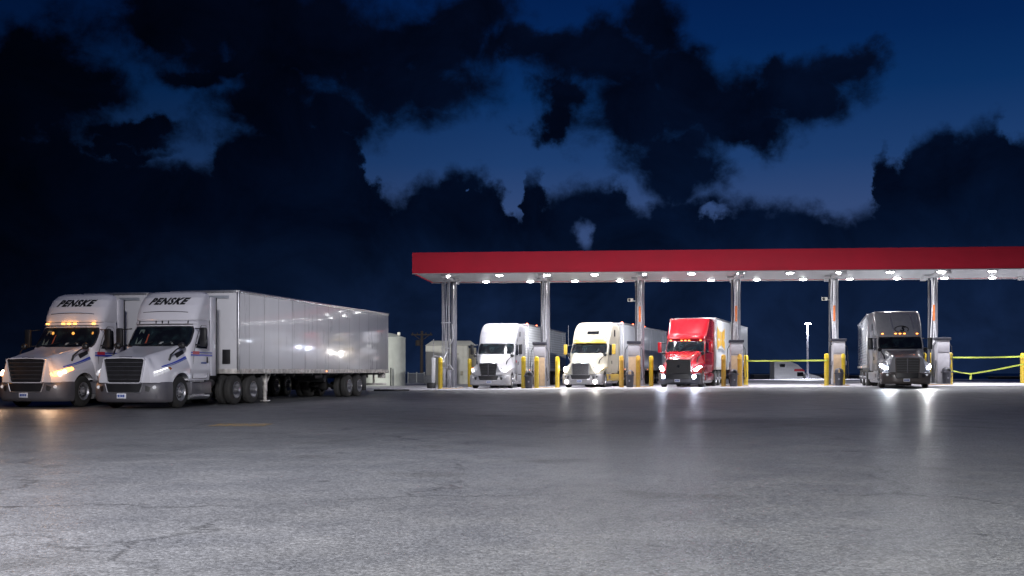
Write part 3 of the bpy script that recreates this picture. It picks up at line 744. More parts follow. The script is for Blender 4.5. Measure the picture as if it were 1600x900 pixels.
MB().box(((S0 + S1) / 2, (D0 + D1) / 2, ZU + fh - .1), (S1 - S0 - .14, D1 - D0 - .14, .06), 0).build('roof_deck', M['acgrey'], can)
KS = range(-3, 4)
for k in KS:
    s = k * DS
    MB().box((s, -.6, ZU - .10), (.28, 5.6, .20), .01).box((s, .1, ZU - .04), (1.0, .5, .08), .01).build('cross_beam', M['beam'], can)
    zg = ground_z(*(cp(s, 0).xy))
    # main tube and slim tube side by side
    MB().tube([(s + .13, 0, zg), (s + .13, 0, ZU - .19)], .19, 24).box((s + .13, 0, zg + .02), (.55, .5, .04), .01).build('column', M['post'], can)
    MB().box((s - .20, -.02, (zg + ZU - .2) / 2), (.11, .16, ZU - .2 - zg), .02).build('column_channel', M['postdark'], can)
    cd = MB(); rnd = random.Random(k + 20)
    nc = 7 if k == -3 else 4
    for j in range(nc):
        x0 = s - .12 - (.55 * j / nc if k == -3 else -.06 * j); y_ = -.24 - .03 * (j % 2); a_ = rnd.uniform(-.06, .06)
        pts = [(x0 + a_ * math.sin(t * 5 + j) + (.02 if t > .5 else 0), y_, ZU - .2 - t * (ZU - .2 - zg - (1.0 if k == -3 else 2.4))) for t in np.linspace(0, 1, 14)]
        cd.tube(pts, .022 if j % 2 else .03, 6)
    if k == -3:
        for zz in (4.2, 2.6): cd.box((s - .34, -.24, zz), (.6, .05, .05), .01)
    cd.build('conduit', M['conduit'], can)
    if k >= -1:
        MB().tube([(s + .02, -.27, 5.15), (s + .02, -.27, 4.2)], .07, 10).build('orange_sleeve', M['orange'], can)
    hs = MB(); hs.tube([(s + .05, -.25, 4.1), (s + .10, -.30, 3.6), (s + .12, -.34, 3.2), (s + .02, -.38, 2.95), (s - .1, -.4, 2.8)], .035, 8); hs.build('air_line', M['conduit'], can)
# lamps in two rows
row_f = [-17.15 + j * 2.86 for j in range(16)]
row_f[0] = -17.5
lampd = None
def lamp_at(s, d):
    global lampd
    l = bpy.data.lights.new('downlight_beam', 'AREA'); l.shape = 'DISK'; l.size = .3; l.energy = 230; l.color = (.95, .94, 1.0); l.spread = R(135)
    lo = bpy.data.objects.new('downlight_beam', l); COL.objects.link(lo); lo.parent = can; lo.location = (s, d, ZU - .17)
    if lampd is None:
        h = MB().box((0, 0, -.035), (.52, .52, .05), .015); ho = h.build('downlight', M['beam'], can)
        MB().lathe([(-.05, .21), (-.10, .19), (-.13, .10), (-.14, .001)], (0, 0, 0), 'z', 20).build('lens', M['downlight'], ho)
        lampd = ho; ho.location = (s, d, ZU + .005); return
    c = copy_tree(lampd, can); c.location = (s, d, ZU + .005)
for s in row_f: lamp_at(s, -2.85)
for j in range(15): lamp_at(-15.65 + j * 2.86, 1.75)
for (k, sgn) in ((-1, -1), (1, -1)):
    s = k * DS
    cmo = MB().box((s - .55, -.25, 5.55), (.34, .2, .2), .03, M=None).tube([(s - .25, -.1, 5.5), (s - .45, -.25, 5.5)], .03, 6).build('security_camera', M['cam'], can)
    MB().lathe([(0, .001), (0, .07), (-.02, .08)], (s - .62, -.36, 5.55), 'y', 12).build('camera_lens', M['black'], cmo)

# ------------------------------------------------------------------ pump islands
def gz(p): return ground_z(p.x, p.y)
isl_lab = {-3: 'low painted kerb island at the foot of the leftmost canopy column', -2: 'low orange-edged kerb island to the right of the white sleeper truck', -1: 'low orange-edged kerb island between the cream truck and the red truck',
           0: 'low orange-edged kerb island to the right of the red truck', 1: 'low orange-edged kerb island to the left of the grey truck', 2: 'low orange-edged kerb island to the right of the grey truck'}
for k in range(-3, 3):
    c = cp(k * DS, -.6); z = gz(c)
    t = thing('pump_island', isl_lab[k], 'kerb island', (c.x, c.y, z), -YAW, 'kerb islands under the canopy')
    MB().box((0, 0, .0), (1.25, 2.3, .16), .03).build('kerb_top', M['acgrey'], t)
    MB().box((0, 0, -.02), (1.33, 2.38, .14), .03).build('kerb_edge', M['kerbpaint'], t)
disp_lab = {-2: 'tan fuel dispenser with dark cap right of the white sleeper truck', -1: 'tan fuel dispenser with dark cap between the cream truck and the red truck', 0: 'tan fuel dispenser with dark cap just right of the red truck',
            1: 'tan fuel dispenser with grey upper panel just left of the grey truck', 2: 'grey fuel dispenser half hidden by the glare right of the grey truck'}
for k in range(-2, 3):
    off = {-2: -.25, -1: -.35, 0: -.05, 1: .12, 2: .30}[k]
    c = cp(k * DS + off, -1.0); z = gz(c) + .08
    t = thing('fuel_dispenser', disp_lab[k], 'fuel dispenser', (c.x, c.y, z), -YAW, 'fuel dispensers on the islands')
    bw = .72
    body = MB().box((0, 0, 1.3), (bw, .55, 2.6), .03).build('cabinet', M['greybox'], t)
    MB().box((0, 0, 2.66), (bw + .14, .68, .17), .03).build('cap', M['cap'], t)
    MB().box((0, -.285, .92), (bw - .06, .03, 1.74), .012).build('lower_panel', M['tan'] if k < 2 else M['greybox'], t)
    MB().box((0, -.285, 2.16), (bw - .06, .03, .6), .012).build('upper_panel', M['greybox'], t)
    MB().box((bw / 2 + .02, -.1, 1.5), (.04, .26, .5), .012).build('side_panel', M['pumpgrey'], t)
    for sg in (-1, 1):
        hh = MB().tube([(sg * (bw / 2), 0, 2.45), (sg * (bw / 2 + .16), -.06, 2.2), (sg * (bw / 2 + .20), -.10, 1.4), (sg * (bw / 2 + .24), -.1, .55), (sg * (bw / 2 + .12), -.1, .35), (sg * (bw / 2 + .05), -.12, 1.15)], .022, 7).build('hose', M['hose'], t)
        MB().box((sg * (bw / 2 + .06), -.14, 1.28), (.07, .12, .26), .02).build('nozzle', M['pumpgrey'], hh)
# grey standpipe cluster at the leftmost column
c = cp(-3 * DS - .3, -.8); z = gz(c) + .08
t = thing('pump_standpipe', 'grey pump housing with pipes and valves at foot of the leftmost column', 'pump', (c.x, c.y, z), -YAW)
MB().box((-.15, 0, .62), (.42, .4, 1.24), .04).box((.25, .05, .55), (.3, .4, 1.1), .04).build('housing', M['pumpgrey'], t)
MB().box((-.72, -.1, .9), (.22, .22, 1.9), .02).build('white_post', M['farwhite'], t)
MB().tube([(-.72, -.1, 1.9), (-.72, -.1, 3.0)], .02, 6).tube([(-.3, 0, 1.2), (-.1, -.1, 1.7), (.1, 0, 2.2)], .04, 7).tube([(-.72, -.1, 1.95), (-.3, 0, 1.95), (.0, 0, 1.5)], .03, 6).tube([(.1, -.1, 1.2), (.3, -.2, 1.45), (.5, -.1, 1.1)], .05, 7).build('pipework', M['conduit'], t)
MB().box((-.85, -.2, .12), (.5, .3, .34), .03).build('base_box', M['black'], t)

# ------------------------------------------------------------------ bollards
def make_bollard():
    r = .135; b = MB()
    b.lathe([(0, r + .02), (.03, r + .02), (.04, r), (1.62, r), (1.63, r + .006), (1.66, r + .006), (1.67, r), (1.84, r), (1.90, r * .8), (1.93, r * .45), (1.94, .001)], n=24)
    return b
bol = [(688, 67.8, 'yellow bollard at the foot of the leftmost canopy column', 0), (734, 74.5, 'yellow bollard half hidden behind the mirror of the white sleeper truck', 0),
       (818, 66.2, 'yellow bollard left of the bin beside the white sleeper truck', 0), (838.5, 66.4, 'yellow bollard right of the bin, in front of the dispenser by the white sleeper truck', 0),
       (871, 67.5, 'yellow bollard standing alone left of the cream truck headlights', 0), (971, 66.6, 'dull yellow bollard left of the bin beside the cream truck', 1),
       (997, 66.6, 'ochre yellow bollard right of the bin between cream and red trucks', 1), (1017.5, 69, 'pale yellow bollard standing just left of the red truck', 0),
       (1130.5, 66, 'ochre yellow bollard left of the bin beside the red truck', 1), (1156, 66.3, 'ochre yellow bollard right of the bin beside the red truck', 1), (1165.5, 69, 'yellow bollard at the left end of the straight lime barrier tape', 0),
       (1291.5, 65.6, 'yellow bollard at the right end of the lime tape, left of the bin', 0), (1317, 66.2, 'yellow bollard right of the bin, left of the grey truck', 0),
       (1444, 66.5, 'yellow bollard in the headlight glare, nearest the grey truck', 0), (1454, 67.5, 'yellow bollard in the glare in front of the grey dispenser', 0),
       (1485, 66.0, 'yellow bollard holding the left ends of the two lime tapes', 0), (1597.5, 70, 'yellow bollard at the right edge of the photo holding two lime tapes', 0)]
first = {}
bpos = {}
for px, Z, lab, kind in bol:
    x, y = at(px, Z)
    if kind not in first:
        o = make_bollard().build('bollard', M['bollard'] if kind == 0 else M['bollard2']); first[kind] = o
    else: o = first[kind].copy(); COL.objects.link(o)
    o.location = (x, y, ground_z(x, y)); o['label'] = lab; o['category'] = 'bollard'; o['group'] = 'yellow bollards at the pump islands'
    bpos[px] = Vector((x, y, ground_z(x, y)))
# barrier tapes
def tape(a, b, za, zb, sag, lab, w=.045):
    g = MB(); R0, n = [], 24
    top, bot = [], []
    for i in range(n + 1):
        t = i / n; p = a.lerp(b, t); z = za + (zb - za) * t - sag * 4 * t * (1 - t)
        tw = .02 * math.sin(t * 9)
        top.append((p.x, p.y - .17 + tw, z + w)); bot.append((p.x, p.y - .17 - tw, z - w))
    g.grid([bot, top]); o = g.build('barrier_tape', M['tape']); o['label'] = lab; o['category'] = 'barrier tape'; o['group'] = 'lime barrier tapes between bollards'
    return o
zz = lambda px, y, Z: EYE + (HZ - y) / F * Z
tape(bpos[1165.5], bpos[1291.5], zz(0, 564, 69), zz(0, 563, 65.6), .01, 'straight lime barrier tape above the far white truck cab')
tape(bpos[1485], bpos[1597.5], zz(0, 558.5, 66), zz(0, 557, 70), .03, 'upper straight lime barrier tape at the right edge of the photo')
k_ = bpos[1485].lerp(bpos[1597.5], .25)
s1 = tape(bpos[1485], k_, zz(0, 579, 66), zz(0, 584, 67), .02, 'sagging lower lime barrier tape with a hanging knot, right of the grey truck', .035)
g = MB(); pts = [k_.lerp(bpos[1597.5], t) for t in np.linspace(0, 1, 14)]
zs_ = [zz(0, 584, 67) + (zz(0, 569, 70) - zz(0, 584, 67)) * (t ** 1.15) for t in np.linspace(0, 1, 14)]
g.grid([[(p.x, p.y - .17, z - .045) for p, z in zip(pts, zs_)], [(p.x, p.y - .17, z + .045) for p, z in zip(pts, zs_)]]).build('tape_run', M['tape'], s1)
kn = MB().tube([(k_.x, k_.y - .19, zz(0, 583.5, 67)), (k_.x + .03, k_.y - .2, zz(0, 587, 67)), (k_.x - .02, k_.y - .2, zz(0, 593, 67))], [.05, .05, .07], 6); kn.build('knot', M['tape'], s1)

# ------------------------------------------------------------------ litter bins
def make_bin():
    t = thing('litter_bin', '', 'litter bin', group='dark litter bins between bollards')
    MB().lathe([(0, .19), (.02, .215), (.72, .245), (.74, .25), (.74, .001)], n=24).build('bucket', M['bin'], t)
    rim = MB().box((0, 0, .76), (.56, .56, .07), .03).build('collar', M['bin'], t)
    MB().lathe([(.79, .255), (.90, .25), (.98, .21), (1.04, .13), (1.06, .001)], n=24, skip=lambda i, k: i in (0, 1) and k % 12 in (5, 6, 7)).build('domed_lid', M['bin'], t)
    MB().box((0, -.24, .42), (.09, .02, .10), .01).build('bin_sticker', M['pumpgrey'], t)
    return t
bins = [(826.5, 65.9, 'dark domed litter bin between the bollards beside the white sleeper truck'), (984, 66.1, 'dark domed litter bin between the bollards beside the cream truck'), (1146, 65.7, 'dark domed litter bin in front of the dispenser beside the red truck'),
        (1311, 65.4, 'dark domed litter bin left of the grey truck'), (1479, 65.4, 'dark litter bin washed by the headlight glare right of the grey truck')]
b0 = None
for px, Z, lab in bins:
    x, y = at(px, Z)
    if b0 is None: b0 = make_bin(); o = b0
    else: o = copy_tree(b0)
    o.location = (x, y, ground_z(x, y)); o['label'] = lab; o.rotation_euler.z = random.uniform(-.3, .3)

# ------------------------------------------------------------------ tanks, shed, pole and fence at the left back
x, y = at(603, 85); z = ground_z(x, y)
t = thing('storage_tank', 'pale upright round storage tank behind the long white trailer', 'tank', (x, y, z))
MB().lathe([(0, 1.50), (3.60, 1.50), (3.66, 1.53), (3.72, 1.50)], n=48).build('shell', M['tank'], t)
MB().lathe([(3.70, 1.48), (3.98, .75), (4.07, .25), (4.08, .001)], n=48).build('domed_top', M['tank'], t)
MB().box((1.05, -.5, 3.98), (.22, .22, .24), .03).tube([(1.05, -.5, 3.7), (1.05, -.5, 3.95)], .04, 8).build('vent_lamp', M['cam'], t)
MB().tube([(.55, -1.6, 0), (.55, -1.6, 1.38)], .05, 8).build('gauge_post', M['chassis'], t)
x0, _ = at(665, 92); x1, _ = at(731, 92); zg = ground_z(x0, 92)
t = thing('storage_shed', 'beige steel storage shed with shallow sloped roof behind the leftmost canopy column', 'shed', ((x0 + x1) / 2, 92, zg))
w = (x1 - x0) / 2; hh = 3.25
MB().box((0, 1.2, hh / 2), (2 * w, 2.4, hh), .03).build('wall', M['shed'], t)
MB().add([(-w - .05, -.05, hh), (w + .7, -.05, hh), (w + .7, 2.5, hh), (-w - .05, 2.5, hh), (-w + .5, .55, hh + .42), (w + .2, .55, hh + .42), (w + .2, 1.9, hh + .42), (-w + .5, 1.9, hh + .42)],
         [(0, 1, 5, 4), (1, 2, 6, 5), (2, 3, 7, 6), (3, 0, 4, 7), (4, 5, 6, 7), (0, 3, 2, 1)]).build('roof', M['shed'], t)
MB().box((w + .33, 1.6, 1.55), (.62, 1.5, 3.1), .02).build('shaded_side', M['sheddark'], t)  # shed's receding side face, its shade put into the darker beige
sm = MB()
for k in range(9): sm.box((-w + .2 + k * .42, -.012, hh / 2), (.03, .024, hh - .2), .0)
sm.build('wall_rib', M['shed'], t)
MB().box((w - .5, -.02, .95), (.22, .03, .36), .01).build('wall_vent', M['sheddark'], t)
MB().box((.45, -.02, 2.55), (1.1, .02, .08), .0).build('wall_strip', M['sheddark'], t)
MB().box((.4, .8, hh + .5), (.5, .4, .16), .03).build('roof_vent', M['farwhite'], t)
o = MB().box((0, 0, .42), (.75, .6, .7), .04).box((0, -.31, .42), (.6, .02, .5), .01).build('air_unit', M['acgrey']); x, y = at(670, 91); o.location = (x, y, ground_z(x, y)); o['label'] = 'grey boxy air unit at the lower left corner of the beige shed'; o['category'] = 'air unit'
x, y = at(659, 104); zg = ground_z(x, y)
t = thing('utility_pole', 'dark wooden utility pole with crossarm between the round tank and the shed', 'utility pole', (x, y, zg))
MB().tube([(0, 0, 0), (0, 0, 2.5), (.02, 0, 4.9)], [.17, .15, .12], 12).build('pole', M['wood'], t)
MB().box((0, -.1, 4.55), (2.0, .12, .14), .02).tube([(-.7, -.1, 4.5), (0, -.1, 4.0)], .04, 6).tube([(.7, -.1, 4.5), (0, -.1, 4.0)], .04, 6).build('crossarm', M['wood'], t)
MB().lathe([(0, .001), (.02, .22), (.5, .22), (.55, .15), (.58, .001)], (-.36, -.1, 3.5), 'z', 14).build('transformer', M['wood'], t)
for xx in (-.85, -.4, .4, .85): MB().lathe([(0, .05), (.06, .07), (.14, .03)], (xx, -.1, 4.62), 'z', 8).build('insulator', M['wood'], t)
x0, _ = at(637, 100); x1, _ = at(664, 100)
t = thing('chain_fence', 'low dark fence panel with pale posts between the round tank and the shed', 'fence', (0, 100, ground_z(x0, 100)))
for px in (637.5, 651, 663): MB().tube([(at(px, 100)[0], 0, 0), (at(px, 100)[0], 0, .95)], .05, 8).lathe([(.95, .07), (1.03, .06), (1.06, .001)], (at(px, 100)[0], 0, 0), 'z', 8).build('post', M['acgrey'], t)
MB().box(((x0 + x1) / 2, 0, .5), (x1 - x0, .03, .85), .0).build('panel', M['dim'], t)
MB().tube([(x0, 0, .93), (x1, 0, .93)], .025, 6).build('rail', M['acgrey'], t)
x, y = at(612, 62); zg = ground_z(x, y)
o = MB().box((0, 0, .05), (2.0, .22, .10), .03).box((-.7, 0, .09), (.1, .24, .03), .0).box((.7, 0, .09), (.1, .24, .03), .0).build('ground_strip', M['black']); o.location = (x, y, zg); o.rotation_euler.z = -.05  # dark strip on the ground, built as a low black bar
o['label'] = 'low black strip lying behind the tail of the long white trailer'; o['category'] = 'wheel stop'

# ------------------------------------------------------------------ beyond the canopy
x, y = at(1230, 128); zg = ground_z(x, y)
zroof = EYE + (HZ - 565) / F * 128
t = thing('truck_tractor', 'far white sleeper truck seen from its side behind the lime tape', 'truck', (x, y, zg), 0, G1)
hgt = zroof - zg
prof = [(-1.75, .9), (-1.75, hgt - .05), (-1.6, hgt), (.1, hgt - .02), (.9, hgt - .35), (1.55, hgt - .95), (1.72, hgt - 1.25), (1.95, hgt - 1.85), (1.95, .9)]
MB().prism([(px_, -1.15, pz) for px_, pz in prof], (0, 2.3, 0)).build('cab', M['farwhite'], t)
hp = [(1.96, .8), (1.96, hgt - 1.3), (3.4, hgt - 1.7), (3.9, hgt - 1.95), (4.05, .8)]
MB().prism([(px_, -1.0, pz) for px_, pz in hp], (0, 2.0, 0)).build('hood', M['farwhite'], t)
MB().box((-.85, -1.16, hgt - .47), (.62, .03, .36), .01).build('sleeper_window', M['glass2'], t)
MB().prism([(.55, -1.17, hgt - .85), (1.5, -1.17, hgt - .85), (1.78, -1.17, hgt - 1.12), (.5, -1.17, hgt - 1.12)], (0, 2.34, 0)).build('red_visor', M['redink'], t)
MB().prism([(.85, -1.165, hgt - 1.7), (.85, -1.165, hgt - 1.22), (1.5, -1.165, hgt - 1.22), (1.72, -1.165, hgt - 1.7)], (0, 2.33, 0)).build('side_window', M['glass2'], t)
MB().box((1.55, -1.5, hgt - 1.75), (.14, .2, .6), .03).tube([(1.5, -1.15, hgt - 1.5), (1.55, -1.45, hgt - 1.55)], .03, 6).build('mirror', M['black'], t)
for xx in (3.1, -1.4):
    wv = MB().lathe([(-.14, .3), (-.14, .48), (-.1, .505), (.1, .505), (.14, .48), (.14, .3), (.10, .001)], (xx, -1.0, .505), 'y', 24).build('wheel', M['rubber'], t)
    MB().lathe([(-.15, .28), (-.12, .2), (-.16, .1), (-.16, .001)], (xx, -1.0, .505), 'y', 20).build('rim', M['rimsteel'], wv)
MB().box((.5, 0, .7), (6.4, .9, .3), .02).build('chassis', M['chassis'], t)

x, y = at(1262, 112); zg = ground_z(x, y); ph = EYE + (HZ - 505) / F * 112 - zg
t = thing('street_lamp', 'tall pale lamp post with twin glowing heads behind the lime tape', 'street lamp', (x, y, zg))
MB().tube([(0, 0, 0), (0, 0, ph)], [.12, .07], 12).lathe([(0, .24), (.35, .24), (.36, .001)], n=16).build('pole', M['lamppost'], t)
MB().box((0, 0, ph - .05), (.36, .1, .06), .02).build('arm', M['conduit'], t)
for s in (-1, 1):
    l = bpy.data.lights.new('pole_beam', 'AREA'); l.shape = 'DISK'; l.size = .3; l.energy = 3200; l.color = (.86, .88, 1.0); l.spread = R(150); lo = bpy.data.objects.new('pole_beam', l); COL.objects.link(lo); lo.parent = t; lo.location = (s * .22, -.06, ph - .1)
    h = MB().box((s * .16, -.02, ph + .02), (.20, .42, .10), .03).build('lamp_head', M['acgrey'], t)
    MB().box((s * .16, -.06, ph - .055), (.19, .36, .07), .02).build('lens', M['polelamp'], h)

def low_box(px0, px1, ytop, Z, m, lab, name='parked_trailer', cat='trailer', grp='dark trailer roofs beyond the lot edge'):
    xa, xb = at(px0, Z)[0], at(px1, Z)[0]; zt_ = EYE + (HZ - ytop) / F * Z; zg = ground_z((xa + xb) / 2, Z)
    t = thing(name, lab, cat, ((xa + xb) / 2, Z, zg), 0, grp)
    MB().box((0, 0, (1.0 + zt_ - zg) / 2), (xb - xa, 2.5, zt_ - zg - 1.0), .05).build('box_body', m, t)
    MB().box((0, 0, zt_ - zg + .01), (xb - xa + .06, 2.56, .08), .02).build('top_rail', M['acgrey'], t)
    for xx in (-.35, -.22, .3): MB().lathe([(-.12, .3), (-.12, .5), (.12, .5), (.12, .3), (.1, .001)], ((xb - xa) * xx, -1.1, .505), 'y', 18).build('wheel', M['rubber'], t)
    MB().box((0, 0, .9), (xb - xa - .1, 1.2, .2), .01).build('underframe', M['chassis'], t)
    return t
low_box(1175, 1200, 585.5, 140, M['dim'], 'dark low trailer roof left of the far white truck cab')
low_box(1266, 1290, 586, 145, M['dim'], 'dark low trailer roof just left of the dispenser, right of the lamp post')
low_box(1322, 1348, 586.5, 142, M['dim'], 'dark low trailer roof seen between the bin and the grey truck')
x0, y = at(1547, 118)
low_box(1547, 1594, 588, 126, M['acgrey'], 'grey flat trailer roof low beyond the sagging lime tape')

# ------------------------------------------------------------------ ground
def sheet(name, m, xs, ys, dz, kind='structure'):
    g = MB(); g.grid([[(x, y, ground_z(x, y) + dz) for x in xs] for y in ys])
    o = g.build(name, m, angle=180); o['kind'] = kind; return o

def asphalt():
    m, t, b = nt('asphalt'); N, L = t.nodes, t.links
    tc = N.new('ShaderNodeTexCoord'); V = tc.outputs['Object']
    def noise(scale, detail=4, rough=.55, vec=V):
        n = N.new('ShaderNodeTexNoise'); n.inputs['Scale'].default_value = scale; n.inputs['Detail'].default_value = detail; n.inputs['Roughness'].default_value = rough
        L.new(vec, n.inputs['Vector']); return n
    def mth(op, a, b_=None):
        n = N.new('ShaderNodeMath'); n.operation = op
        for i, x in enumerate((a, b_)):
            if x is None: continue
            if isinstance(x, (int, float)): n.inputs[i].default_value = x
            else: L.new(x, n.inputs[i])
        return n.outputs[0]
    def rng(x, a, b_, c, d):
        n = N.new('ShaderNodeMapRange'); L.new(x, n.inputs[0])
        for i, q in enumerate((a, b_, c, d)): n.inputs[i + 1].default_value = q
        return n.outputs[0]
    big = noise(.12, 5); mid = noise(1.1, 6); st = N.new('ShaderNodeMapping'); st.inputs['Scale'].default_value = (.25, 1.2, 1); st.inputs['Rotation'].default_value = (0, 0, .5); L.new(V, st.inputs[0])
    streak = noise(.5, 6, .6, st.outputs[0])
    vor = N.new('ShaderNodeTexVoronoi'); vor.inputs['Scale'].default_value = 64; L.new(V, vor.inputs['Vector'])
    vor2 = N.new('ShaderNodeTexVoronoi'); vor2.inputs['Scale'].default_value = 30; L.new(V, vor2.inputs['Vector'])
    sep = N.new('ShaderNodeSeparateColor'); L.new(vor.outputs['Color'], sep.inputs[0])
    sep2 = N.new('ShaderNodeSeparateColor'); L.new(vor2.outputs['Color'], sep2.inputs[0])
    k = mth('ADD', mth('MULTIPLY', mth('POWER', sep.outputs[0], 1.5), .75), .70)
    k = mth('MULTIPLY', k, rng(sep2.outputs[0], 0, 1, .80, 1.20))
    k = mth('MULTIPLY', k, rng(big.outputs[0], .3, .7, .84, 1.14))
    k = mth('MULTIPLY', k, rng(mid.outputs[0], .3, .7, .91, 1.09))
    k = mth('MULTIPLY', k, rng(streak.outputs[0], .35, .7, .95, 1.05))
    # cracks: warped cell borders, broken up by a mask
    wv = noise(.9, 6, .6); wadd = N.new('ShaderNodeVectorMath'); wadd.operation = 'ADD'
    wsc = N.new('ShaderNodeVectorMath'); wsc.operation = 'SCALE'; wsc.inputs['Scale'].default_value = 1.6; L.new(wv.outputs['Color'], wsc.inputs[0])
    L.new(V, wadd.inputs[0]); L.new(wsc.outputs[0], wadd.inputs[1])
    cv = N.new('ShaderNodeTexVoronoi'); cv.feature = 'DISTANCE_TO_EDGE'; cv.inputs['Scale'].default_value = .16; L.new(wadd.outputs[0], cv.inputs['Vector'])
    msk = noise(.35, 3)
    crack = mth('MULTIPLY', rng(cv.outputs['Distance'], .0, .008, 1, 0), rng(msk.outputs[0], .43, .52, 0, 1))
    k = mth('MULTIPLY', k, mth('SUBTRACT', 1.0, mth('MULTIPLY', crack, .5)))
    # drips and spots
    sv = N.new('ShaderNodeTexVoronoi'); sv.inputs['Scale'].default_value = .8; L.new(V, sv.inputs['Vector'])
    k = mth('MULTIPLY', k, mth('SUBTRACT', 1.0, mth('MULTIPLY', rng(sv.outputs['Distance'], .03, .06, 1, 0), .45)))
    # old repair patches and tyre-polished lanes
    pv = N.new('ShaderNodeTexVoronoi'); pv.inputs['Scale'].default_value = .09; pv.distance = 'CHEBYCHEV'; L.new(wadd.outputs[0], pv.inputs['Vector'])
    psep = N.new('ShaderNodeSeparateColor'); L.new(pv.outputs['Color'], psep.inputs[0])
    k = mth('MULTIPLY', k, rng(psep.outputs[1], 0, 1, .90, 1.08))
    oil = noise(.55, 3, .5); k = mth('MULTIPLY', k, mth('SUBTRACT', 1.0, mth('MULTIPLY', rng(oil.outputs[0], .60, .72, 0, 1), .42)))
    col = N.new('ShaderNodeMix'); col.data_type = 'RGBA'; L.new(mid.outputs[0], col.inputs[0])
    col.inputs[6].default_value = (.104, .109, .121, 1); col.inputs[7].default_value = (.124, .125, .126, 1)
    sc = N.new('ShaderNodeVectorMath'); sc.operation = 'SCALE'; L.new(col.outputs[2], sc.inputs[0]); L.new(k, sc.inputs['Scale'])
    L.new(sc.outputs[0], b.inputs['Base Color'])
    L.new(mth('ADD', rng(sep.outputs[1], 0, 1, -.14, .14), rng(mid.outputs[0], .3, .7, .40, .54)), b.inputs['Roughness'])
    b.inputs['Specular IOR Level'].default_value = .5
    h = mth('ADD', mth('MULTIPLY', vor.outputs['Distance'], -.5), mth('MULTIPLY', vor2.outputs['Distance'], -.4))
    h = mth('SUBTRACT', h, mth('MULTIPLY', crack, .8))
    bp = N.new('ShaderNodeBump'); bp.inputs['Strength'].default_value = .35; bp.inputs['Distance'].default_value = .02
    L.new(h, bp.inputs['Height']); L.new(bp.outputs[0], b.inputs['Normal'])
    return m

def concrete():
    m, t, b = nt('concrete'); N, L = t.nodes, t.links
    tc = N.new('ShaderNodeTexCoord'); V = tc.outputs['Object']
    n1 = N.new('ShaderNodeTexNoise'); n1.inputs['Scale'].default_value = .5; n1.inputs['Detail'].default_value = 9; L.new(V, n1.inputs['Vector'])
    cr = N.new('ShaderNodeValToRGB'); e = cr.color_ramp.elements
    e[0].position = .33; e[0].color = (.30, .29, .31, 1); e[1].position = .62; e[1].color = (.46, .45, .48, 1)
    L.new(n1.outputs[0], cr.inputs[0])
    br = N.new('ShaderNodeTexBrick'); br.offset = 0; br.inputs['Scale'].default_value = 1; br.inputs['Brick Width'].default_value = 4.5; br.inputs['Row Height'].default_value = 4.5; br.inputs['Mortar Size'].default_value = .03
    br.inputs['Color1'].default_value = (1, 1, 1, 1); br.inputs['Color2'].default_value = (.93, .93, .93, 1); br.inputs['Mortar'].default_value = (.45, .45, .45, 1); L.new(V, br.inputs['Vector'])
    mx = N.new('ShaderNodeMix'); mx.data_type = 'RGBA'; mx.blend_type = 'MULTIPLY'; mx.inputs[0].default_value = 1; L.new(cr.outputs[0], mx.inputs[6]); L.new(br.outputs['Color'], mx.inputs[7])
    L.new(mx.outputs[2], b.inputs['Base Color']); b.inputs['Roughness'].default_value = .55
    n2 = N.new('ShaderNodeTexNoise'); n2.inputs['Scale'].default_value = 60; L.new(V, n2.inputs['Vector'])
    bp = N.new('ShaderNodeBump'); bp.inputs['Strength'].default_value = .2; bp.inputs['Distance'].default_value = .01; L.new(n2.outputs[0], bp.inputs['Height']); L.new(bp.outputs[0], b.inputs['Normal'])
    return m
xs = [-900, -400, -200, -120, -80] + list(np.arange(-60, 61, 2.5)) + [80, 120, 200, 400, 900]
ysg = [-200, -80, -30] + list(np.arange(-10, 170, 2.5)) + [200, 300, 600, 1500]
sheet('ground', asphalt(), xs, ysg, 0)
# concrete apron under the canopy
g = MB(); rows = []
fr_d = lambda s: -7.3
for j in range(24):
    row = []
    for i in range(40):
        s = -26 + i * 2.0
        p0 = cp(s, -7.3); p1 = Vector((p0.x + 4, 112, 0)); q = p0.lerp(p1, (j / 23) ** 1.3)
        row.append((q.x, q.y, ground_z(q.x, q.y) + .02))
    rows.append(row)
g.grid(rows); o = g.build('pavement', concrete(), angle=180); o['kind'] = 'structure'
# worn yellow line
def worn():
    m, t, b = nt('worn_line_paint'); N, L = t.nodes, t.links
    n = N.new('ShaderNodeTexNoise'); n.inputs['Scale'].default_value = 9; n.inputs['Detail'].default_value = 8
    tc = N.new('ShaderNodeTexCoord'); L.new(tc.outputs['Object'], n.inputs['Vector'])
    cr = N.new('ShaderNodeValToRGB'); e = cr.color_ramp.elements; e[0].position = .42; e[0].color = (.11, .11, .11, 1); e[1].position = .6; e[1].color = (.26, .155, .03, 1)
    L.new(n.outputs[0], cr.inputs[0]); L.new(cr.outputs[0], b.inputs['Base Color']); b.inputs['Roughness'].default_value = .75
    return m
o = MB().grid([[(x_, y_, .004) for x_ in np.linspace(-6.4, -5.2, 5)] for y_ in np.linspace(23.1, 24.2, 3)]).build('road_marking', worn()); o['kind'] = 'structure'

# ------------------------------------------------------------------ light
def lamp(name, loc, aim, energy, col, size, spot=None):
    if spot:
        l = bpy.data.lights.new(name, 'SPOT'); l.spot_size = R(spot); l.spot_blend = .9; l.shadow_soft_size = size
    else:
        l = bpy.data.lights.new(name, 'AREA'); l.shape = 'DISK'; l.size = size
    l.energy = energy; l.color = col
    o = bpy.data.objects.new(name, l); COL.objects.link(o); o.location = loc
    o.rotation_euler = (Vector(aim) - Vector(loc)).to_track_quat('-Z', 'Y').to_euler(); return o
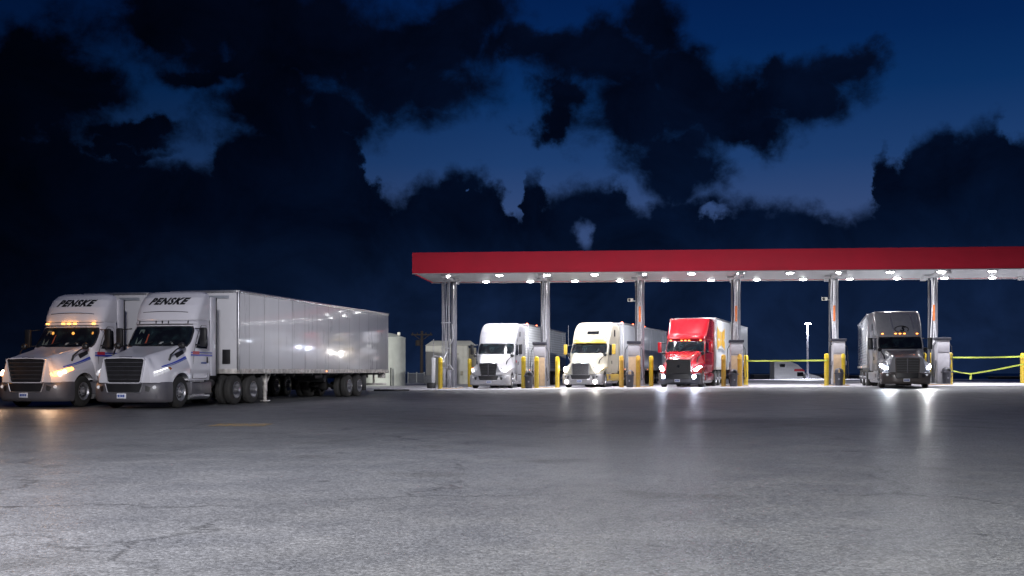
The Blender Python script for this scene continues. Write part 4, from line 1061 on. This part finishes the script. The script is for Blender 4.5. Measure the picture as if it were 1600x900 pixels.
# unseen lamps, some inferred from lit foreground, trucks and tank, others added as fill
lamp('unseen_floodlight', (-1, -2, 7.5), (0, 5, 0), 11500, (1, .99, .95), .5, 110)
lamp('unseen_floodlight', (-8, 5, 8), (-6.5, 9, 0), 11500, (.92, .90, 1), .5, 120)
lamp('unseen_floodlight', (-2, 2, 11), (-11, 40, 2), 13000, (1, .95, .97), .4, 46)
lamp('unseen_floodlight', (-21, 60, 9), (-7, 90, 2), 26000, (1, 1, .96), .4, 55)
lamp('unseen_floodlight', (15, 18, 10), (-8, 46, 2.4), 13000, (.97, .95, 1), .4, 30)  # added fill for the long trailer's side wall
lamp('unseen_floodlight', (4, 20, 10), (16, 64, 7), 9000, (1, .95, .95), .4, 62)  # added to light the red fascia
lamp('unseen_floodlight', (-3, 0, 12), (0, 30, 0), 17000, (.9, .92, 1), .5, 62)  # added to lift the asphalt in the middle of the lot
lamp('unseen_floodlight', (52, 80, 22), (5, 80, 2), 42000, (.97, .97, 1), .5, 60)  # added to brighten the trailer sides behind the canopy
lamp('unseen_floodlight', (-1, 50, 4.2), (22, 66, 2.0), 6000, (.95, .96, 1), .4, 26)  # added inside the lot to brighten the grey truck's left side
lamp('unseen_floodlight', (6, 18, 12), (4, 46, 0), 9500, (.9, .91, 1), .5, 70)  # added to raise the dark asphalt band before the canopy
lamp('unseen_floodlight', (9, 0, 9), (8, 7, 0), 6500, (1, .99, .95), .5, 110)

# ------------------------------------------------------------------ night sky with clouds
w = bpy.data.worlds.new('World'); scene.world = w; w.use_nodes = True
T = w.node_tree; N, L = T.nodes, T.links
for n in list(N): N.remove(n)
out = N.new('ShaderNodeOutputWorld'); bg = N.new('ShaderNodeBackground'); L.new(bg.outputs[0], out.inputs[0])
tc = N.new('ShaderNodeTexCoord'); sp = N.new('ShaderNodeSeparateXYZ'); L.new(tc.outputs['Generated'], sp.inputs[0])
def m_(op, a, b=None, c=None):
    n = N.new('ShaderNodeMath'); n.operation = op
    for i, x in enumerate((a, b, c)):
        if x is None: continue
        if isinstance(x, (int, float)): n.inputs[i].default_value = x
        else: L.new(x, n.inputs[i])
    return n.outputs[0]
def mr_(x, a, b, c, d, st='SMOOTHSTEP'):
    n = N.new('ShaderNodeMapRange'); n.interpolation_type = st; L.new(x, n.inputs[0])
    for i, q in enumerate((a, b, c, d)): n.inputs[i + 1].default_value = q
    return n.outputs[0]
az = m_('ARCTAN2', sp.outputs['X'], sp.outputs['Y'])
hyp = m_('SQRT', m_('ADD', m_('MULTIPLY', sp.outputs['X'], sp.outputs['X']), m_('MULTIPLY', sp.outputs['Y'], sp.outputs['Y'])))
el = m_('DIVIDE', sp.outputs['Z'], m_('MAXIMUM', hyp, .001))
P0 = N.new('ShaderNodeCombineXYZ'); L.new(az, P0.inputs[0]); L.new(el, P0.inputs[1])
def ns(scale, detail, rough=.55, off=0, vec=None, dist=0):
    n = N.new('ShaderNodeTexNoise'); n.inputs['Scale'].default_value = scale; n.inputs['Detail'].default_value = detail; n.inputs['Roughness'].default_value = rough; n.inputs['Distortion'].default_value = dist
    a = N.new('ShaderNodeVectorMath'); a.operation = 'ADD'; L.new(vec or P0.outputs[0], a.inputs[0]); a.inputs[1].default_value = (off, off * .7, off * .3); L.new(a.outputs[0], n.inputs['Vector']); return n
def vm(op, a, b=None, sc=None):
    n = N.new('ShaderNodeVectorMath'); n.operation = op
    for i, x in enumerate((a, b)):
        if x is None: continue
        if isinstance(x, tuple): n.inputs[i].default_value = x
        else: L.new(x, n.inputs[i])
    if sc is not None: n.inputs['Scale'].default_value = sc
    return n
w1 = ns(7, 3, .5, 3.1); w2 = ns(22, 6, .6, 7.7)
d1 = vm('SCALE', vm('SUBTRACT', w1.outputs['Color'], (.5, .5, .5)).outputs[0], sc=.10)
d2 = vm('SCALE', vm('SUBTRACT', w2.outputs['Color'], (.5, .5, .5)).outputs[0], sc=.055)
Pw = vm('ADD', vm('ADD', P0.outputs[0], d1.outputs[0]).outputs[0], d2.outputs[0])
Pf = vm('MULTIPLY', Pw.outputs[0], (1, 1, 0))
def pa(px, py):
    a = math.atan((px - 800) / F); return a, (HZ - py) / F * math.cos(a)
blobs = [  # px, py, rx, ry: broken clouds of the upper sky
    (480, 60, 300, 105), (640, 130, 150, 70), (330, 20, 180, 50), (700, 30, 120, 60), (420, 210, 100, 60), (520, 200, 90, 70),
    (70, 130, 110, 80), (150, 150, 70, 45), (40, 200, 140, 80), (210, 225, 90, 18), (320, 130, 60, 26), (250, 60, 90, 40), (250, 215, 60, 14), (190, 245, 80, 16),
    (850, 75, 110, 34), (960, 90, 130, 55), (1040, 30, 60, 75), (880, 170, 42, 50), (850, 205, 34, 26), (1010, 170, 130, 75), (1130, 165, 165, 75), (1250, 135, 110, 58), (1310, 150, 80, 48), (1350, 112, 52, 34),
    (1060, 240, 100, 45), (1180, 210, 90, 35), (1100, 290, 60, 35), (1080, 285, 70, 60), (440, 150, 60, 40), (385, 115, 60, 30), (1090, 120, 100, 60), (1240, 95, 26, 28), (590, 60, 160, 60)]
acc = None
for px, py, rx, ry in blobs:
    a, v = pa(px, py)
    q = vm('MULTIPLY', vm('SUBTRACT', Pf.outputs[0], (a, v, 0)).outputs[0], (F / rx, F / ry, 0))
    ln = vm('LENGTH', q.outputs[0])
    s = m_('SUBTRACT', 1.0, ln.outputs['Value'])
    acc = s if acc is None else m_('SMOOTH_MAX', acc, s, .25)
fine = ns(30, 9, .62, 11.0, dist=.3)
den_u = m_('ADD', acc, m_('MULTIPLY', m_('SUBTRACT', fine.outputs[0], .5), 1.25))
al_u = mr_(den_u, -.30, .46, 0, 1)
# the towering bank: height of its top against azimuth
fc = N.new('ShaderNodeFloatCurve'); cv = fc.mapping.curves[0]
tops = [(-120, 170), (0, 175), (60, 195), (140, 225), (230, 250), (310, 262), (335, 230), (360, 200), (420, 190), (500, 180), (545, 205), (572, 240), (590, 295), (612, 312), (655, 280), (690, 275), (708, 256), (735, 262), (770, 280), (795, 320), (806, 345), (815, 285), (835, 277), (860, 305), (900, 285), (930, 280), (965, 300), (1000, 328), (1030, 300), (1080, 296), (1130, 310), (1190, 318), (1260, 318), (1330, 335), (1352, 330), (1374, 240), (1388, 225), (1408, 255), (1420, 225), (1470, 200), (1500, 205), (1530, 190), (1555, 178), (1585, 205), (1640, 225), (1750, 240)]
def ux(a): return (a + .62) / 1.24
first_ = True
for i, (px, py) in enumerate(tops):
    a, v = pa(px, py)
    X_, Y_ = ux(a), v * 3
    if i == 0: cv.points[0].location = (0.0, Y_)
    elif i == len(tops) - 1: cv.points[1].location = (1.0, Y_)
    if 0 < i < len(tops) - 1: cv.points.new(X_, Y_)
for p_ in cv.points: p_.handle_type = 'AUTO_CLAMPED'
fc.mapping.extend = 'HORIZONTAL'; fc.mapping.update()
e1 = ns(26, 7, .6, 21.0); e2 = ns(9, 3, .5, 33.0)
uu = m_('ADD', az, m_('ADD', m_('MULTIPLY', m_('SUBTRACT', e1.outputs[0], .5), .04), m_('MULTIPLY', m_('SUBTRACT', ns(45, 7, .62, 61.0).outputs[0], .5), .03)))
L.new(m_('DIVIDE', m_('ADD', uu, .62), 1.24), fc.inputs['Value'])
top = m_('DIVIDE', fc.outputs[0], 3.0)
e3 = ns(60, 6, .6, 5.0)
elw = m_('ADD', el, m_('ADD', m_('MULTIPLY', m_('SUBTRACT', e1.outputs[0], .5), .045), m_('MULTIPLY', m_('SUBTRACT', e3.outputs[0], .5), .02)))
al_b = mr_(m_('SUBTRACT', top, elw), -.009, .013, 0, 1)
# two small gaps low in the bank
hole = None
for px, py, rx, ry in ((912, 362, 19, 30), (1112, 338, 22, 10), (740, 300, 4, 4)):
    a, v = pa(px, py)
    q = vm('MULTIPLY', vm('SUBTRACT', vm('ADD', vm('MULTIPLY', P0.outputs[0], (1, 1, 0)).outputs[0], vm('MULTIPLY', vm('SCALE', d2.outputs[0], sc=.9).outputs[0], (1, 1, 0)).outputs[0]).outputs[0], (a, v, 0)).outputs[0], (F / rx, F / ry, 0))
    s = m_('SUBTRACT', 1.0, vm('LENGTH', q.outputs[0]).outputs['Value']); hole = s if hole is None else m_('MAXIMUM', hole, s)
al_b = m_('MULTIPLY', al_b, m_('SUBTRACT', 1.0, m_('MULTIPLY', mr_(hole, -.1, .7, 0, 1), 1.0)))
alpha = m_('MAXIMUM', al_u, al_b)
# clear sky
cr = N.new('ShaderNodeValToRGB'); L.new(mr_(el, 0, .36, 0, 1, 'LINEAR'), cr.inputs[0])
els = cr.color_ramp.elements; els[0].position = 0; els[0].color = (.05, .08, .19, 1); els[1].position = 1; els[1].color = (.0008, .0115, .068, 1)
for pos, c in ((.40, (.032, .066, .18, 1)), (.52, (.013, .047, .155, 1)), (.68, (.0035, .029, .118, 1)), (.82, (.0015, .0185, .092, 1))):
    e = els.new(pos); e.color = c
# clouds: almost black at the left, bluer low down at the right, faint inner relief
cc = N.new('ShaderNodeValToRGB'); L.new(mr_(el, 0, .36, 0, 1, 'LINEAR'), cc.inputs[0])
els = cc.color_ramp.elements; els[0].position = 0; els[0].color = (.0060, .014, .042, 1); els[1].position = 1; els[1].color = (.0008, .0022, .0085, 1)
for pos, c in ((.22, (.0032, .0090, .030, 1)), (.36, (.0012, .0046, .0175, 1)), (.6, (.0008, .0030, .0120, 1))):
    e = els.new(pos); e.color = c
lx = mr_(az, -.46, -.02, .16, 1, 'LINEAR')
rel = mr_(ns(11, 8, .62, 41.0, dist=.5).outputs[0], .32, .72, .6, 1.6, 'LINEAR')
cld = vm('SCALE', cc.outputs[0]); L.new(m_('MULTIPLY', lx, rel), cld.inputs['Scale'])
clr = vm('SCALE', cr.outputs[0]); L.new(mr_(az, -.40, .0, .42, 1, 'LINEAR'), clr.inputs['Scale'])
mx = N.new('ShaderNodeMix'); mx.data_type = 'RGBA'; L.new(alpha, mx.inputs[0]); L.new(clr.outputs[0], mx.inputs[6]); L.new(cld.outputs[0], mx.inputs[7])
# a few stars
sv = N.new('ShaderNodeTexVoronoi'); sv.inputs['Scale'].default_value = 14; L.new(P0.outputs[0], sv.inputs['Vector'])
star = m_('MULTIPLY', m_('LESS_THAN', sv.outputs['Distance'], .010), m_('MULTIPLY', m_('SUBTRACT', 1.0, alpha), .35))
ad = N.new('ShaderNodeMix'); ad.data_type = 'RGBA'; ad.blend_type = 'ADD'; ad.inputs[0].default_value = 1; L.new(mx.outputs[2], ad.inputs[6])
sc_ = vm('SCALE', (.8, .9, .8)); 
sc_.inputs[0].default_value = (.8, .95, .8); L.new(star, sc_.inputs['Scale']); L.new(sc_.outputs[0], ad.inputs[7])
L.new(ad.outputs[2], bg.inputs[0]); bg.inputs[1].default_value = 1.0

# ------------------------------------------------------------------ camera and settings
cd = bpy.data.cameras.new('camera'); cam = bpy.data.objects.new('camera', cd); COL.objects.link(cam)
cam.location = (0, 0, EYE); cam.rotation_euler = (R(90), 0, 0); cd.sensor_width = 36; cd.lens = F / 1600 * 36; cd.shift_y = (HZ - 450) / 1600; cd.clip_end = 4000
scene.camera = cam
scene.view_settings.view_transform = 'Standard'; scene.view_settings.look = 'None'; scene.view_settings.exposure = 0
scene.render.engine = 'CYCLES'
scene.cycles.use_denoising = True
scene.cycles.sample_clamp_indirect = 4
scene.cycles.max_bounces = 6
